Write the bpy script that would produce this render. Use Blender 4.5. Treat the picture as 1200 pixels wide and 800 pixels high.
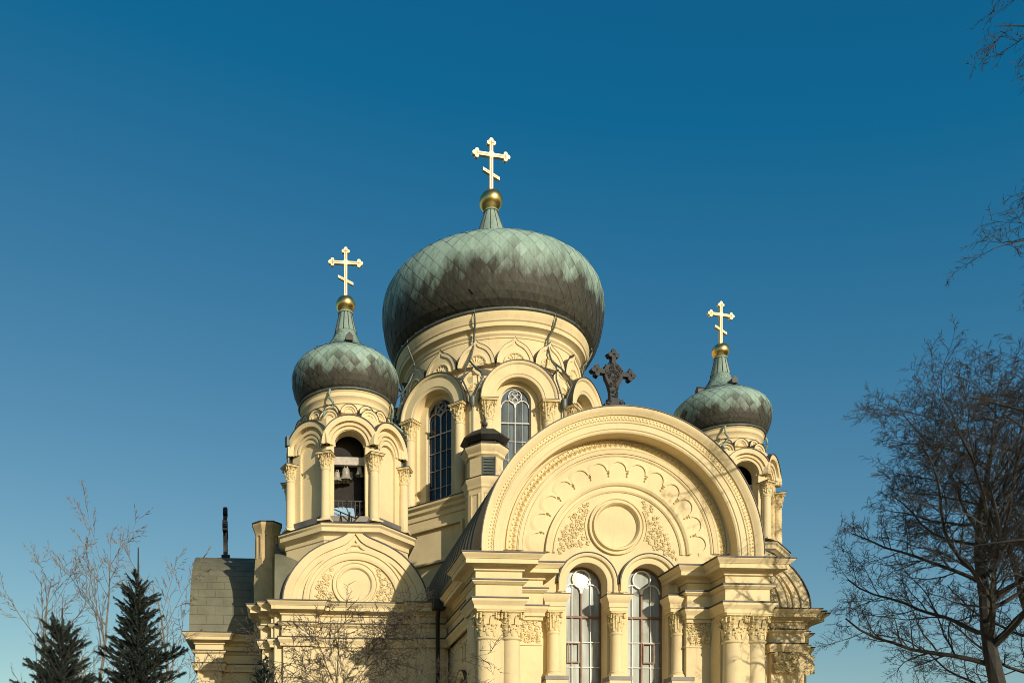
import bpy, bmesh, math, random
from mathutils import Matrix, Vector, noise as mnoise
PI = math.pi
R = math.radians
scene = bpy.context.scene
for o in list(bpy.data.objects):
    bpy.data.objects.remove(o)

# ------------------------------------------------------------------ camera, sky, sun, exposure
TH = math.atan(.067)
CT, ST = math.cos(TH), math.sin(TH)
EYE = 1.6
cam_d = bpy.data.cameras.new('camera')
cam = bpy.data.objects.new('camera', cam_d)
scene.collection.objects.link(cam)
cam.location = (0, 0, EYE)
cam.rotation_euler = (PI / 2, 0, -TH)
cam_d.sensor_width = 36
cam_d.lens = 30
cam_d.shift_x = 203 / 1200
cam_d.shift_y = 550 / 1200
cam_d.clip_start = .1
cam_d.clip_end = 3000
scene.camera = cam

SUN = Vector((.405, -1.0, .285)).normalized()      # towards the sun
sun_el = math.asin(SUN.z)
sun_az = math.atan2(SUN.x, SUN.y)                  # clockwise from +Y
world = bpy.data.worlds.new('World')
scene.world = world
world.use_nodes = True
wn = world.node_tree
bg = wn.nodes['Background']
sky = wn.nodes.new('ShaderNodeTexSky')
sky.sky_type = 'NISHITA'
sky.sun_disc = False
sky.sun_elevation = sun_el
sky.sun_rotation = sun_az
sky.altitude = 100
sky.air_density = 1.0
sky.dust_density = .6
sky.ozone_density = 2.2
# deep winter blue: the red of the clear sky is pulled down
sep_ = wn.nodes.new('ShaderNodeSeparateColor')
com_ = wn.nodes.new('ShaderNodeCombineColor')
wn.links.new(sky.outputs[0], sep_.inputs[0])
SKY = .11
ops_ = (('R', 1.2, -.0735 / SKY * 1.2), ('G', 1.05, -.016 / SKY), ('B', 1.06, -.012 / SKY))
for i_, (nm_, k_, o_) in enumerate(ops_):
    q_ = wn.nodes.new('ShaderNodeMath')
    q_.operation = 'MULTIPLY_ADD'
    wn.links.new(sep_.outputs[i_], q_.inputs[0])
    q_.inputs[1].default_value = k_
    q_.inputs[2].default_value = o_
    if nm_ == 'B':
        q_.inputs[1].default_value, q_.inputs[2].default_value = SKY, 0
        p_ = wn.nodes.new('ShaderNodeMath')
        p_.operation = 'POWER'
        wn.links.new(q_.outputs[0], p_.inputs[0])
        p_.inputs[1].default_value = .72
        q_ = wn.nodes.new('ShaderNodeMath')
        q_.operation = 'MULTIPLY'
        wn.links.new(p_.outputs[0], q_.inputs[0])
        q_.inputs[1].default_value = .765 / SKY
    x_ = wn.nodes.new('ShaderNodeMath')
    x_.operation = 'MAXIMUM'
    wn.links.new(q_.outputs[0], x_.inputs[0])
    x_.inputs[1].default_value = .05
    wn.links.new(x_.outputs[0], com_.inputs[i_])
wn.links.new(com_.outputs[0], bg.inputs[0])
bg.inputs[1].default_value = SKY
sl = bpy.data.lights.new('sun', 'SUN')
sl.energy = 4.5
sl.angle = R(.53)
sl.color = (1.0, .90, .74)
sun = bpy.data.objects.new('sun', sl)
scene.collection.objects.link(sun)
sun.location = (30, -60, 60)
sun.rotation_euler = (-SUN).to_track_quat('-Z', 'Y').to_euler()
scene.view_settings.view_transform = 'Standard'
scene.view_settings.look = 'None'
scene.view_settings.exposure = 0.0
scene.view_settings.gamma = 1
scene.view_settings.use_curve_mapping = False
scene.render.engine = 'CYCLES'
scene.cycles.filter_width = 1.0
scene.cycles.max_bounces = 6
scene.cycles.sample_clamp_indirect = 6

# ------------------------------------------------------------------ materials
def new_mat(name):
    m = bpy.data.materials.new(name)
    m.use_nodes = True
    return m, m.node_tree.nodes, m.node_tree.links, m.node_tree.nodes['Principled BSDF']

def noise_node(n, l, scale, detail=4, rough=.6, vec=None):
    t = n.new('ShaderNodeTexNoise')
    t.inputs['Scale'].default_value = scale
    t.inputs['Detail'].default_value = detail
    t.inputs['Roughness'].default_value = rough
    if vec is not None:
        l.new(vec, t.inputs['Vector'])
    return t

def ramp(n, l, src, stops):
    r = n.new('ShaderNodeValToRGB')
    e = r.color_ramp.elements
    e[0].position, e[0].color = stops[0][0], (*stops[0][1], 1)
    e[1].position, e[1].color = stops[-1][0], (*stops[-1][1], 1)
    for p, c in stops[1:-1]:
        k = e.new(p)
        k.color = (*c, 1)
    l.new(src, r.inputs[0])
    return r

def mix(n, l, fac, a, b, mode='MIX'):
    m = n.new('ShaderNodeMix')
    m.data_type = 'RGBA'
    m.blend_type = mode
    for s, v in ((0, fac), (6, a), (7, b)):
        if hasattr(v, 'is_linked') or hasattr(v, 'links'):
            l.new(v, m.inputs[s])
        elif s == 0:
            m.inputs[0].default_value = v
        else:
            m.inputs[s].default_value = (*v, 1)
    return m.outputs[2]

def obj_coord(n):
    return n.new('ShaderNodeTexCoord').outputs['Object']

def mapped(n, l, vec, sc):
    m = n.new('ShaderNodeMapping')
    m.inputs['Scale'].default_value = sc
    l.new(vec, m.inputs[0])
    return m.outputs[0]

def bump(n, l, h, bs, strength, dist):
    b = n.new('ShaderNodeBump')
    b.inputs['Strength'].default_value = strength
    b.inputs['Distance'].default_value = dist
    l.new(h, b.inputs['Height'])
    l.new(b.outputs[0], bs.inputs['Normal'])

def stucco(name, col, dirt, amt=.5):
    m, n, l, b = new_mat(name)
    geo = n.new('ShaderNodeNewGeometry').outputs['Position']
    big = noise_node(n, l, .55, 5, .65, geo)
    c1 = ramp(n, l, big.outputs[0], [(.3, tuple(x * .84 for x in col)), (.55, col), (.8, tuple(min(1, x * 1.06) for x in col))])
    st = noise_node(n, l, 1.0, 6, .7, mapped(n, l, geo, (5, 5, .45)))
    f = ramp(n, l, st.outputs[0], [(.56, (0, 0, 0)), (.80, (amt, amt, amt))])
    c2 = mix(n, l, f.outputs[0], c1.outputs[0], dirt)
    sp = noise_node(n, l, 9, 5, .7, geo)
    f2 = ramp(n, l, sp.outputs[0], [(.60, (0, 0, 0)), (.78, (amt * .5,) * 3)])
    c3 = mix(n, l, f2.outputs[0], c2, tuple(x * .6 for x in col))
    l.new(c3, b.inputs['Base Color'])
    b.inputs['Roughness'].default_value = .82
    b.inputs['Specular IOR Level'].default_value = .25
    fn = noise_node(n, l, 45, 4, .7, geo)
    bump(n, l, fn.outputs[0], b, .25, .012)
    return m

def copper(name, green, brown, z0, z1, rough=.5, island=.35, metal=0.0):
    """weathered copper sheet: verdigris above, brown below, boundary broken by noise and by single sheets"""
    m, n, l, b = new_mat(name)
    co = obj_coord(n)
    sep = n.new('ShaderNodeSeparateXYZ')
    l.new(co, sep.inputs[0])
    mr = n.new('ShaderNodeMapRange')
    mr.inputs[1].default_value = z0
    mr.inputs[2].default_value = z1
    l.new(sep.outputs[2], mr.inputs[0])
    nz = noise_node(n, l, 1.0, 7, .72, mapped(n, l, co, (1.5, 1.5, .42)))
    isl = n.new('ShaderNodeNewGeometry').outputs['Random Per Island']
    def madd(a, k, c):
        q = n.new('ShaderNodeMath')
        q.operation = 'MULTIPLY_ADD'
        l.new(a, q.inputs[0])
        q.inputs[1].default_value = k
        if hasattr(c, 'links'):
            l.new(c, q.inputs[2])
        else:
            q.inputs[2].default_value = c
        return q.outputs[0]
    t = madd(nz.outputs[0], .85, madd(mr.outputs[0], 1.0, -.42))
    t = madd(isl, island, t)
    fac = ramp(n, l, t, [(.42, (0, 0, 0)), (.72, (1, 1, 1))])
    vs = noise_node(n, l, 1, 5, .7, mapped(n, l, co, (7, 7, 1.1)))
    gcol = ramp(n, l, vs.outputs[0], [(.25, tuple(x * .8 for x in green)), (.7, tuple(x * 1.12 for x in green))])
    bcol = ramp(n, l, vs.outputs[0], [(.28, tuple(x * .55 for x in brown)), (.55, brown), (.78, tuple(x * 1.5 + .01 for x in brown))])
    c = mix(n, l, fac.outputs[0], bcol.outputs[0], gcol.outputs[0])
    var = ramp(n, l, isl, [(0, (.88, .89, .88)), (1, (1.06, 1.05, 1.04))])
    c = mix(n, l, 1.0, c, var.outputs[0], 'MULTIPLY')
    l.new(c, b.inputs['Base Color'])
    b.inputs['Roughness'].default_value = rough
    b.inputs['Metallic'].default_value = metal
    b.inputs['Specular IOR Level'].default_value = .3
    fn = noise_node(n, l, 14, 4, .7, co)
    bump(n, l, fn.outputs[0], b, .35, .02)
    return m

def plain(name, col, rough=.6, metal=0, var=.25, scale=4.0, bmp=.15, spec=.5):
    m, n, l, b = new_mat(name)
    co = n.new('ShaderNodeNewGeometry').outputs['Position']
    t = noise_node(n, l, scale, 5, .65, co)
    c = ramp(n, l, t.outputs[0], [(.3, tuple(x * (1 - var) for x in col)), (.7, tuple(min(1, x * (1 + var)) for x in col))])
    l.new(c.outputs[0], b.inputs['Base Color'])
    b.inputs['Roughness'].default_value = rough
    b.inputs['Metallic'].default_value = metal
    b.inputs['Specular IOR Level'].default_value = spec
    if bmp:
        f = noise_node(n, l, scale * 6, 4, .7, co)
        bump(n, l, f.outputs[0], b, bmp, .02)
    return m

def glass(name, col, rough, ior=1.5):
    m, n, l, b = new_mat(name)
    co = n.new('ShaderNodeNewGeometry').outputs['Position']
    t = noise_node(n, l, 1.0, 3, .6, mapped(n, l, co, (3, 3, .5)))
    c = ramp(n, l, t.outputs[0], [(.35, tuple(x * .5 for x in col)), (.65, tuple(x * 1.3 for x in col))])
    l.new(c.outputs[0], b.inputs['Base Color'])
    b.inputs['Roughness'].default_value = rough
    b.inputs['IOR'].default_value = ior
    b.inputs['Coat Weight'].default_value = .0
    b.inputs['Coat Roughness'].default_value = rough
    f = noise_node(n, l, 2.2, 2, .5, co)
    bump(n, l, f.outputs[0], b, .006, .02)
    return m

YEL = (.705, .572, .325)
M = {}
M['stucco'] = stucco('yellow_stucco', YEL, (.38, .31, .16), .58)
M['trim'] = stucco('yellow_plaster_ornament', (.69, .555, .29), (.34, .265, .12), .5)
M['flash'] = plain('dark_flashing', (.045, .042, .036), .55, .2, .4)
M['copper_big'] = copper('dome_copper', (.27, .38, .315), (.050, .048, .034), 23.0, 26.5, .6, .13)
M['copper_small'] = copper('belfry_dome_copper', (.27, .38, .315), (.056, .053, .037), 4.9, 7.0, .6, .20)
M['seam'] = plain('dark_seams', (.03, .032, .026), .7)
M['patina'] = plain('pale_patina', (.22, .30, .24), .6, 0, .25, 1.5)
M['roof'] = plain('weathered_roof_copper', (.125, .12, .085), .6, 0, .35, .9, .3)
M['roof_green'] = plain('greenish_roof_copper', (.14, .135, .085), .65, 0, .25, 1.2, .3)
M['lead'] = plain('lead_sheet', (.14, .13, .11), .55, .1, .3, 2)
M['iron'] = plain('black_iron', (.014, .0135, .012), .5, .3, .4)
M['zinc'] = plain('zinc_pipe', (.10, .115, .10), .5, .3, .3, 3)
M['gold'] = plain('gilded_metal', (.86, .58, .20), .30, 1.0, .10, 2, .05)
M['gold_cross'] = plain('bright_gilding', (.92, .72, .40), .38, .75, .05, 2, .02)
M['gold_dark'] = plain('gilding_in_grooves', (.38, .22, .07), .5, .6)
M['glass_bright'] = glass('window_glass_sky_tint', (.25, .30, .325), .012, 2.1)  # pale blue base holds some sky reflection and the curtains behind
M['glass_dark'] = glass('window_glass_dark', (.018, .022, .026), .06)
M['glass_grey'] = glass('window_glass_curtain', (.11, .14, .15), .06)
M['white'] = plain('white_paint', (.70, .68, .62), .5, 0, .1)
M['wood'] = plain('weathered_wood', (.20, .105, .06), .6, 0, .35, 6)
M['bars'] = plain('grey_window_bars', (.45, .44, .41), .5, 0, .15)
M['dark'] = plain('interior_shade_paint', (.02, .017, .014), .9)  # near-black colour stands in for the shade inside the belfries
M['bell'] = plain('bell_bronze', (.42, .40, .33), .42, .5, .2, 8)
M['beam'] = plain('grey_timber', (.40, .37, .31), .7, 0, .2, 7)
M['sky_blue'] = plain('sky_blue_paint', (.28, .42, .55), .5, 0, .15, 5)
M['brick_tan'] = plain('turret_render', (.50, .375, .19), .85, 0, .2, 3)

# ------------------------------------------------------------------ mesh builder
class MB:
    def __init__(s):
        s.v, s.f, s.m = [], [], []
        s.X = Matrix.Identity(4)
        s.mat = 0
    def add(s, vs, fs, mat=None):
        o = len(s.v)
        X = s.X
        s.v.extend([tuple(X @ Vector(p)) for p in vs])
        k = s.mat if mat is None else mat
        for f in fs:
            s.f.append(tuple(i + o for i in f))
            s.m.append(k)
    def box(s, x0, x1, y0, y1, z0, z1, mat=None):
        v = [(x, y, z) for z in (z0, z1) for y in (y0, y1) for x in (x0, x1)]
        s.add(v, [(0, 2, 3, 1), (4, 5, 7, 6), (0, 1, 5, 4), (1, 3, 7, 5), (3, 2, 6, 7), (2, 0, 4, 6)], mat)
    def prism(s, poly, y0, y1, mat=None):
        """poly in (x,z), extruded along y"""
        n = len(poly)
        v = [(x, y0, z) for x, z in poly] + [(x, y1, z) for x, z in poly]
        f = [tuple(range(n)), tuple(range(2 * n - 1, n - 1, -1))]
        f += [(i, i + n, (i + 1) % n + n, (i + 1) % n) for i in range(n)]
        s.add(v, f, mat)
    def grid(s, rows, close_u=False, close_v=False, mat=None):
        nr, nc = len(rows), len(rows[0])
        v = [p for r in rows for p in r]
        f = []
        for i in range(nr if close_v else nr - 1):
            for j in range(nc if close_u else nc - 1):
                a, b = i * nc + j, i * nc + (j + 1) % nc
                i2 = (i + 1) % nr
                f.append((a, b, i2 * nc + (j + 1) % nc, i2 * nc + j))
        s.add(v, f, mat)
    def lathe(s, prof, n=32, c=(0, 0), a0=0, mat=None, cap=True):
        rows = [[(c[0] + r * math.cos(a0 + 2 * PI * k / n), c[1] + r * math.sin(a0 + 2 * PI * k / n), z) for k in range(n)] for r, z in prof]
        s.grid(rows, close_u=True, mat=mat)
        if cap:
            o = []
            if prof[0][0] > 1e-4:
                s.add(rows[0], [tuple(range(n))[::-1]], mat)
            if prof[-1][0] > 1e-4:
                s.add(rows[-1], [tuple(range(n))], mat)
    def arch(s, cx, cz, prof, a0=0, a1=PI, n=40, mat=None, sz=1.0):
        """closed (r, y) section swept round an axis parallel to y"""
        full = abs(a1 - a0) > 2 * PI - 1e-3
        m = n if full else n + 1
        rows = []
        for i in range(m):
            a = a0 + (a1 - a0) * i / n
            rows.append([(cx + r * math.cos(a), y, cz + r * math.sin(a) * sz) for r, y in prof])
        s.grid(rows, close_u=True, close_v=full, mat=mat)
        if not full:
            k = len(prof)
            s.add(rows[0], [tuple(range(k))], mat)
            s.add(rows[-1], [tuple(range(k))[::-1]], mat)
    def plan(s, path, prof, mat=None, closed=False):
        """(out, z) profile swept along a plan polyline with mitres; outward is to the right of travel"""
        n = len(path)
        rows = []
        for i in range(n):
            def nrm(a, b):
                d = Vector((b[0] - a[0], b[1] - a[1])).normalized()
                return Vector((d.y, -d.x))
            if closed:
                n1, n2 = nrm(path[i - 1], path[i]), nrm(path[i], path[(i + 1) % n])
            else:
                n1 = nrm(path[max(i - 1, 0)], path[max(i, 1)])
                n2 = nrm(path[min(i, n - 2)], path[min(i + 1, n - 1)])
            mt = (n1 + n2) / (1 + n1.dot(n2))
            rows.append([(path[i][0] + mt.x * o, path[i][1] + mt.y * o, z) for o, z in prof])
        s.grid(rows, close_v=closed, mat=mat)
        if not closed:
            k = len(prof)
            s.add(rows[0], [tuple(range(k))], mat)
            s.add(rows[-1], [tuple(range(k))[::-1]], mat)
    def tube(s, pts, r, n=6, mat=None, r2=None, closed=False):
        P = [Vector(p) for p in pts]
        rows = []
        up = Vector((.03, .05, 1))
        m = len(P)
        for i, p in enumerate(P):
            if closed:
                d = P[(i + 1) % m] - P[i - 1]
            else:
                d = P[min(i + 1, m - 1)] - P[max(i - 1, 0)]
            if d.length < 1e-9:
                d = Vector((0, 0, 1))
            d.normalize()
            a = d.cross(up)
            if a.length < .05:
                a = d.cross(Vector((1, .1, 0)))
            a.normalize()
            b = d.cross(a)
            rr = r if r2 is None else r + (r2 - r) * i / max(1, m - 1)
            rows.append([p + (a * math.cos(2 * PI * k / n) + b * math.sin(2 * PI * k / n)) * rr for k in range(n)])
        s.grid(rows, close_u=True, close_v=closed, mat=mat)
        if not closed:
            s.add(rows[0], [tuple(range(n))], mat)
            s.add(rows[-1], [tuple(range(n))[::-1]], mat)
    def ball(s, c, r, n=10, m=6, sz=1.0, mat=None):
        prof = [(max(1e-4, r * math.sin(PI * i / m)), c[2] - r * sz * math.cos(PI * i / m)) for i in range(m + 1)]
        s.lathe(prof, n, (c[0], c[1]), 0, mat, cap=False)

WM = {}
def link(o, parent=None, W=None):
    scene.collection.objects.link(o)
    W = W if W is not None else Matrix.Identity(4)
    if parent is not None:
        o.parent = parent
        o.matrix_parent_inverse = WM[parent.name].inverted()
    o.matrix_basis = W
    WM[o.name] = W.copy()
    return o

def mesh_of(name, mb, mats, sharp=32):
    me = bpy.data.meshes.new(name)
    me.from_pydata(mb.v, [], mb.f)
    mats = mats if isinstance(mats, (list, tuple)) else [mats]
    for k in mats:
        me.materials.append(M[k] if isinstance(k, str) else k)
    me.polygons.foreach_set('material_index', mb.m)
    if sharp is not None:
        bm = bmesh.new()
        bm.from_mesh(me)
        bmesh.ops.recalc_face_normals(bm, faces=bm.faces)
        bm.to_mesh(me)
        bm.free()
        me.polygons.foreach_set('use_smooth', [True] * len(me.polygons))
        me.set_sharp_from_angle(angle=R(sharp))
    me.update()
    return me

def build(name, mb, mats, parent=None, W=None, sharp=32):
    return link(bpy.data.objects.new(name, mesh_of(name, mb, mats, sharp)), parent, W)

def inst(name, me, parent, W):
    return link(bpy.data.objects.new(name, me), parent, W)

def empty(name, loc, label, cat, group=None):
    o = bpy.data.objects.new(name, None)
    link(o, None, Matrix.Translation(loc))
    o.empty_display_size = .5
    tag(o, label, cat, group)
    return o

def tag(o, label, cat, group=None):
    o['label'] = label
    o['category'] = cat
    if group:
        o['group'] = group

def node(name, parent, W):
    o = bpy.data.objects.new(name, None)
    return link(o, parent, W)

def at(u, v, Y):
    """point of the survey photograph (u, v) at distance Y from the station, in metres"""
    a = (u - 397) / 1000
    X = Y * (a * CT + ST) / (CT - a * ST)
    d = X * ST + Y * CT
    return X, (950 - v) / 1000 * d + EYE

def T(x, y, z):
    return Matrix.Translation((x, y, z))
def slump(k):
    m = Matrix.Identity(4)
    m[2][0] = -k
    return m
def slumped(k, me):
    me.transform(slump(k))
    return me
def RZ(a):
    return Matrix.Rotation(a, 4, 'Z')

# ------------------------------------------------------------------ ground
def ground_mat():
    m, n, l, b = new_mat('lawn_and_gravel')
    co = n.new('ShaderNodeNewGeometry').outputs['Position']
    t = noise_node(n, l, .25, 6, .7, co)
    c = ramp(n, l, t.outputs[0], [(.3, (.05, .06, .025)), (.5, (.085, .08, .04)), (.7, (.13, .11, .07))])
    l.new(c.outputs[0], b.inputs['Base Color'])
    b.inputs['Roughness'].default_value = .95
    f = noise_node(n, l, 18, 5, .7, co)
    bump(n, l, f.outputs[0], b, .6, .05)
    return m
def paving_mat():
    m, n, l, b = new_mat('pale_paving')
    co = n.new('ShaderNodeNewGeometry').outputs['Position']
    br = n.new('ShaderNodeTexBrick')
    br.inputs['Scale'].default_value = 1.2
    br.inputs['Color1'].default_value = (.30, .245, .155, 1)
    br.inputs['Color2'].default_value = (.25, .205, .13, 1)
    br.inputs['Mortar'].default_value = (.15, .14, .12, 1)
    br.inputs['Mortar Size'].default_value = .012
    l.new(co, br.inputs['Vector'])
    l.new(br.outputs[0], b.inputs['Base Color'])
    b.inputs['Roughness'].default_value = .85
    return m
M['ground'] = ground_mat()
M['paving'] = paving_mat()
mb = MB()
mb.add([(-900, -600, 0), (900, -600, 0), (900, 1500, 0), (-900, 1500, 0)], [(0, 1, 2, 3)])
g = build('ground', mb, 'ground')
g['kind'] = 'structure'
mb = MB()
mb.box(-14, 34, 4, 60, -.3, .06)
g = build('forecourt_paving', mb, 'paving')
g['kind'] = 'structure'

# ------------------------------------------------------------------ shared ornament
OG = [(1, 0), (.99, .12), (.95, .25), (.88, .385), (.78, .52), (.64, .655), (.476, .755), (.32, .822), (.18, .88), (.09, .94), (.035, 1.01), (0, 1.06)]
def ogee(w, h, *a):
    """half-width w, height h, pointed ogee outline from right foot over the tip to left foot"""
    P = [Vector(p) for p in OG]
    pts = []
    for i in range(len(P) - 1):
        p0, p1, p2, p3 = P[max(i - 1, 0)], P[i], P[i + 1], P[min(i + 2, len(P) - 1)]
        for t in (0, .5):
            q = .5 * ((2 * p1) + (p2 - p0) * t + (2 * p0 - 5 * p1 + 4 * p2 - p3) * t * t + (3 * p1 - p0 - 3 * p2 + p3) * t ** 3)
            pts.append((q.x * w, q.y * h / 1.06))
    pts.append((0, h))
    return pts + [(-x, z) for x, z in pts[-2::-1]]

def ring_strip(mb, out, inn, y0, y1, mat=None):
    """raised band between two outlines of equal length; y0 is the front"""
    rows = []
    for (a, b), (c, d) in zip(out, inn):
        rows.append([(a, y1, b), (a, y0, b), (c, y0, d), (c, y1, d)])
    mb.grid(rows, close_u=True, mat=mat)
    mb.add(rows[0], [(0, 1, 2, 3)], mat)
    mb.add(rows[-1], [(3, 2, 1, 0)], mat)

def scaled(o, k, cz=0):
    return [(x * k, cz + (z - cz) * k) for x, z in o]

def curl(mb, cx, cz, y, r, turns, a0, sgn, tr, n=16, mat=None, depth=0):
    pts = []
    for i in range(n + 1):
        t = i / n
        a = a0 + sgn * turns * 2 * PI * t
        rr = r * (1 - .8 * t)
        pts.append((cx + rr * math.cos(a), y - depth * t, cz + rr * math.sin(a)))
    mb.tube(pts, tr, 5, mat, r2=tr * .7)

def leaf(mb, c, d, L, w, out, mat=None):
    """pointed leaf from c along d (xz direction), standing `out` proud towards -y"""
    dx, dz = d
    nx, nz = -dz, dx
    x, y, z = c
    v = [(x, y, z), (x + dx * L * .5 + nx * w, y, z + dz * L * .5 + nz * w), (x + dx * L, y, z + dz * L),
         (x + dx * L * .5 - nx * w, y, z + dz * L * .5 - nz * w), (x + dx * L * .5, y - out, z + dz * L * .5)]
    mb.add(v, [(0, 1, 4), (1, 2, 4), (2, 3, 4), (3, 0, 4), (0, 3, 2, 1)], mat)

def scroll_field(mb, inside, bounds, y, step, tr, seed, mat=None):
    rng = random.Random(seed)
    pts = []
    tries = 0
    while tries < 4000:
        tries += 1
        p = (rng.uniform(bounds[0], bounds[1]), rng.uniform(bounds[2], bounds[3]))
        if not inside(*p):
            continue
        r = step * rng.uniform(.6, 1.1)
        if all((p[0] - q[0]) ** 2 + (p[1] - q[1]) ** 2 > (.85 * (r + q[2])) ** 2 for q in pts):
            pts.append((*p, r))
    for x, z, r in pts:
        curl(mb, x, z, y - tr * .5, r * .9, rng.choice((1.2, 1.5)), rng.uniform(0, 6.3), rng.choice((-1, 1)), tr, 14, mat)
        for k in range(3):
            a = rng.uniform(0, 6.3)
            leaf(mb, (x + r * .9 * math.cos(a), y, z + r * .9 * math.sin(a)), (math.cos(a + .6), math.sin(a + .6)), r * .7, r * .25, tr * 1.6, mat)

# columns: shaft, base and leafy capital in one mesh, standing on z = 0
def capital(mb, z0, h, r, sq, seed, square=False):
    rng = random.Random(seed)
    bell = [(r * 1.0, z0), (r * .98, z0 + h * .3), (r * 1.0, z0 + h * .6), (r * 1.2, z0 + h * .84), (r * 1.42, z0 + h * .89)]
    mb.lathe(bell, 20)
    def tongue(a, zb, zt, rb, rt, w):
        ca, sa = math.cos(a), math.sin(a)
        rows = []
        for i in range(6):
            t = i / 5
            rr = rb + (rt - rb) * t ** 2.2
            zz = zb + (zt - zb) * math.sin(t * 1.9) / math.sin(1.9) * (1 if t < .8 else 1)
            ww = w * (math.sin(PI * (.12 + .80 * t)) ** .7)
            th = .022 + .02 * t
            rows.append([(rr * ca - sa * ww, rr * sa + ca * ww, zz), ((rr + th) * ca, (rr + th) * sa, zz + .006), (rr * ca + sa * ww, rr * sa - ca * ww, zz), ((rr - th) * ca, (rr - th) * sa, zz)])
        mb.grid(rows, close_u=True)
    for k in range(8):
        tongue(2 * PI * k / 8, z0 + .02 * h, z0 + h * .42, r * 1.03, r * 1.38, r * .30)
    for k in range(8):
        tongue(2 * PI * (k + .5) / 8, z0 + .18 * h, z0 + h * .74, r * 1.05, r * 1.55, r * .28)
    for k in range(4):
        a = PI / 4 + PI / 2 * k
        tongue(a, z0 + .3 * h, z0 + h * .9, r * 1.1, sq * 1.28, r * .3)
        for sgn in (-1, 1):
            cx, cy = sq * 1.12 * math.cos(a), sq * 1.12 * math.sin(a)
            for i in range(3):
                mb.ball((cx + sgn * r * .22 * math.cos(a + PI / 2), cy + sgn * r * .22 * math.sin(a + PI / 2), z0 + h * (.70 + .07 * i)), r * (.17 - .03 * i), 6, 4)
    for k in range(54):
        a = rng.uniform(0, 2 * PI)
        t = rng.uniform(.2, .87)
        rr = r * (1.08 + .46 * t)
        mb.ball((rr * math.cos(a), rr * math.sin(a), z0 + h * t), r * rng.uniform(.06, .13), 6, 4)
    mb.box(-sq, sq, -sq, sq, z0 + h * .90, z0 + h * .955)
    mb.box(-sq * 1.06, sq * 1.06, -sq * 1.06, sq * 1.06, z0 + h * .956, z0 + h)

def column_mesh(name, H, hc, r, sq, seed, base=True, flash=False):
    mb = MB()
    hb = r * 1.1 if base else .02
    prof = []
    if base:
        mb.box(-r * 1.45, r * 1.45, -r * 1.45, r * 1.45, 0, r * .35)
        prof = [(r * 1.4, r * .352), (r * 1.42, r * .5), (r * 1.36, r * .62), (r * 1.16, r * .68), (r * 1.12, r * .8), (r * 1.2, r * .9), (r * 1.16, r * 1.02)]
    prof += [(r * 1.03, hb + .02), (r * 1.03, H * .4), (r * .97, H - hc - .10), (r * 1.0, H - hc - .095), (r * 1.13, H - hc - .06), (r * 1.13, H - hc - .03), (r * 1.02, H - hc)]
    mb.lathe(prof, 24)
    mb.mat = 1
    capital(mb, H - hc, hc, r, sq, seed)
    if flash:
        mb.box(-sq * 1.1, sq * 1.1, -sq * 1.1, sq * 1.1, H + .002, H + .025, 2)
    return mesh_of(name, mb, ['stucco', 'trim', 'flash'], 40)

# arched opening in a wall slab: local x right, y depth, z up
def arched_slab(mb, x0, x1, z0, z1, cx, hw, sp, zb, y0, y1, n=18, mat=None):
    if zb > z0:
        mb.box(cx - hw, cx + hw, y0, y1, z0, zb, mat)
    mb.box(x0, cx - hw, y0, y1, z0, sp, mat)
    mb.box(cx + hw, x1, y0, y1, z0, sp, mat)
    pts = [(cx - hw * math.cos(PI * i / n), sp + hw * math.sin(PI * i / n)) for i in range(n + 1)]
    tops = [(x0 + (x1 - x0) * i / n, z1) for i in range(n + 1)]
    rows = []
    for (a, b), (c, d) in zip(pts, tops):
        rows.append([(a, y1, b), (a, y0, b), (c, y0, d), (c, y1, d)])
    mb.grid(rows, close_u=True, mat=mat)
    # triangles at both springings
    for s, q in ((0, x0), (-1, x1)):
        a, c = pts[s], tops[s]
        for y in (y0, y1):
            mb.add([(a[0], y, a[1]), (q, y, sp), (c[0], y, c[1])], [(0, 1, 2)], mat)

def tz_of(transom, sp, hw):
    return transom[0] if transom else sp - hw * .55

def panes_(mb, hw, sp, zb, step, tz):
    """single panes, each hung a little differently"""
    rng = random.Random(int(hw * 1000) + int(step * 100))
    zs = [tz]
    while zs[-1] - step > zb + .2:
        zs.append(zs[-1] - step)
    zs.append(zb)
    zs = [sp] + zs
    for a, b in zip(zs, zs[1:]):
        for i in range(4):
            x0, x1 = -hw + hw * .5 * i, -hw + hw * .5 * (i + 1)
            g0, g1, g2, g3 = [rng.uniform(-.0035, .0035) + .008 for _ in range(4)]
            mb.add([(x0, g0, b), (x1, g1, b), (x1, g1 + g2 - g3, a), (x0, g0 + g2 - g3, a)], [(0, 1, 2, 3)], 0)
    for i in range(4):
        a0, a1 = PI * i / 4, PI * (i + 1) / 4
        pts = [(0, .008, sp)] + [(hw * math.cos(a0 + (a1 - a0) * k / 8), .008 + rng.uniform(-.001, .001) * (k in (0, 8)), sp + hw * math.sin(a0 + (a1 - a0) * k / 8)) for k in range(9)]
        mb.add(pts, [tuple(range(10))], 0)
    cr, cz = hw * .44, sp + hw * .42
    mb.add([(cr * math.cos(2 * PI * k / 24), -.001, cz + cr * math.sin(2 * PI * k / 24)) for k in range(24)], [tuple(range(24))], 0)

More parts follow.
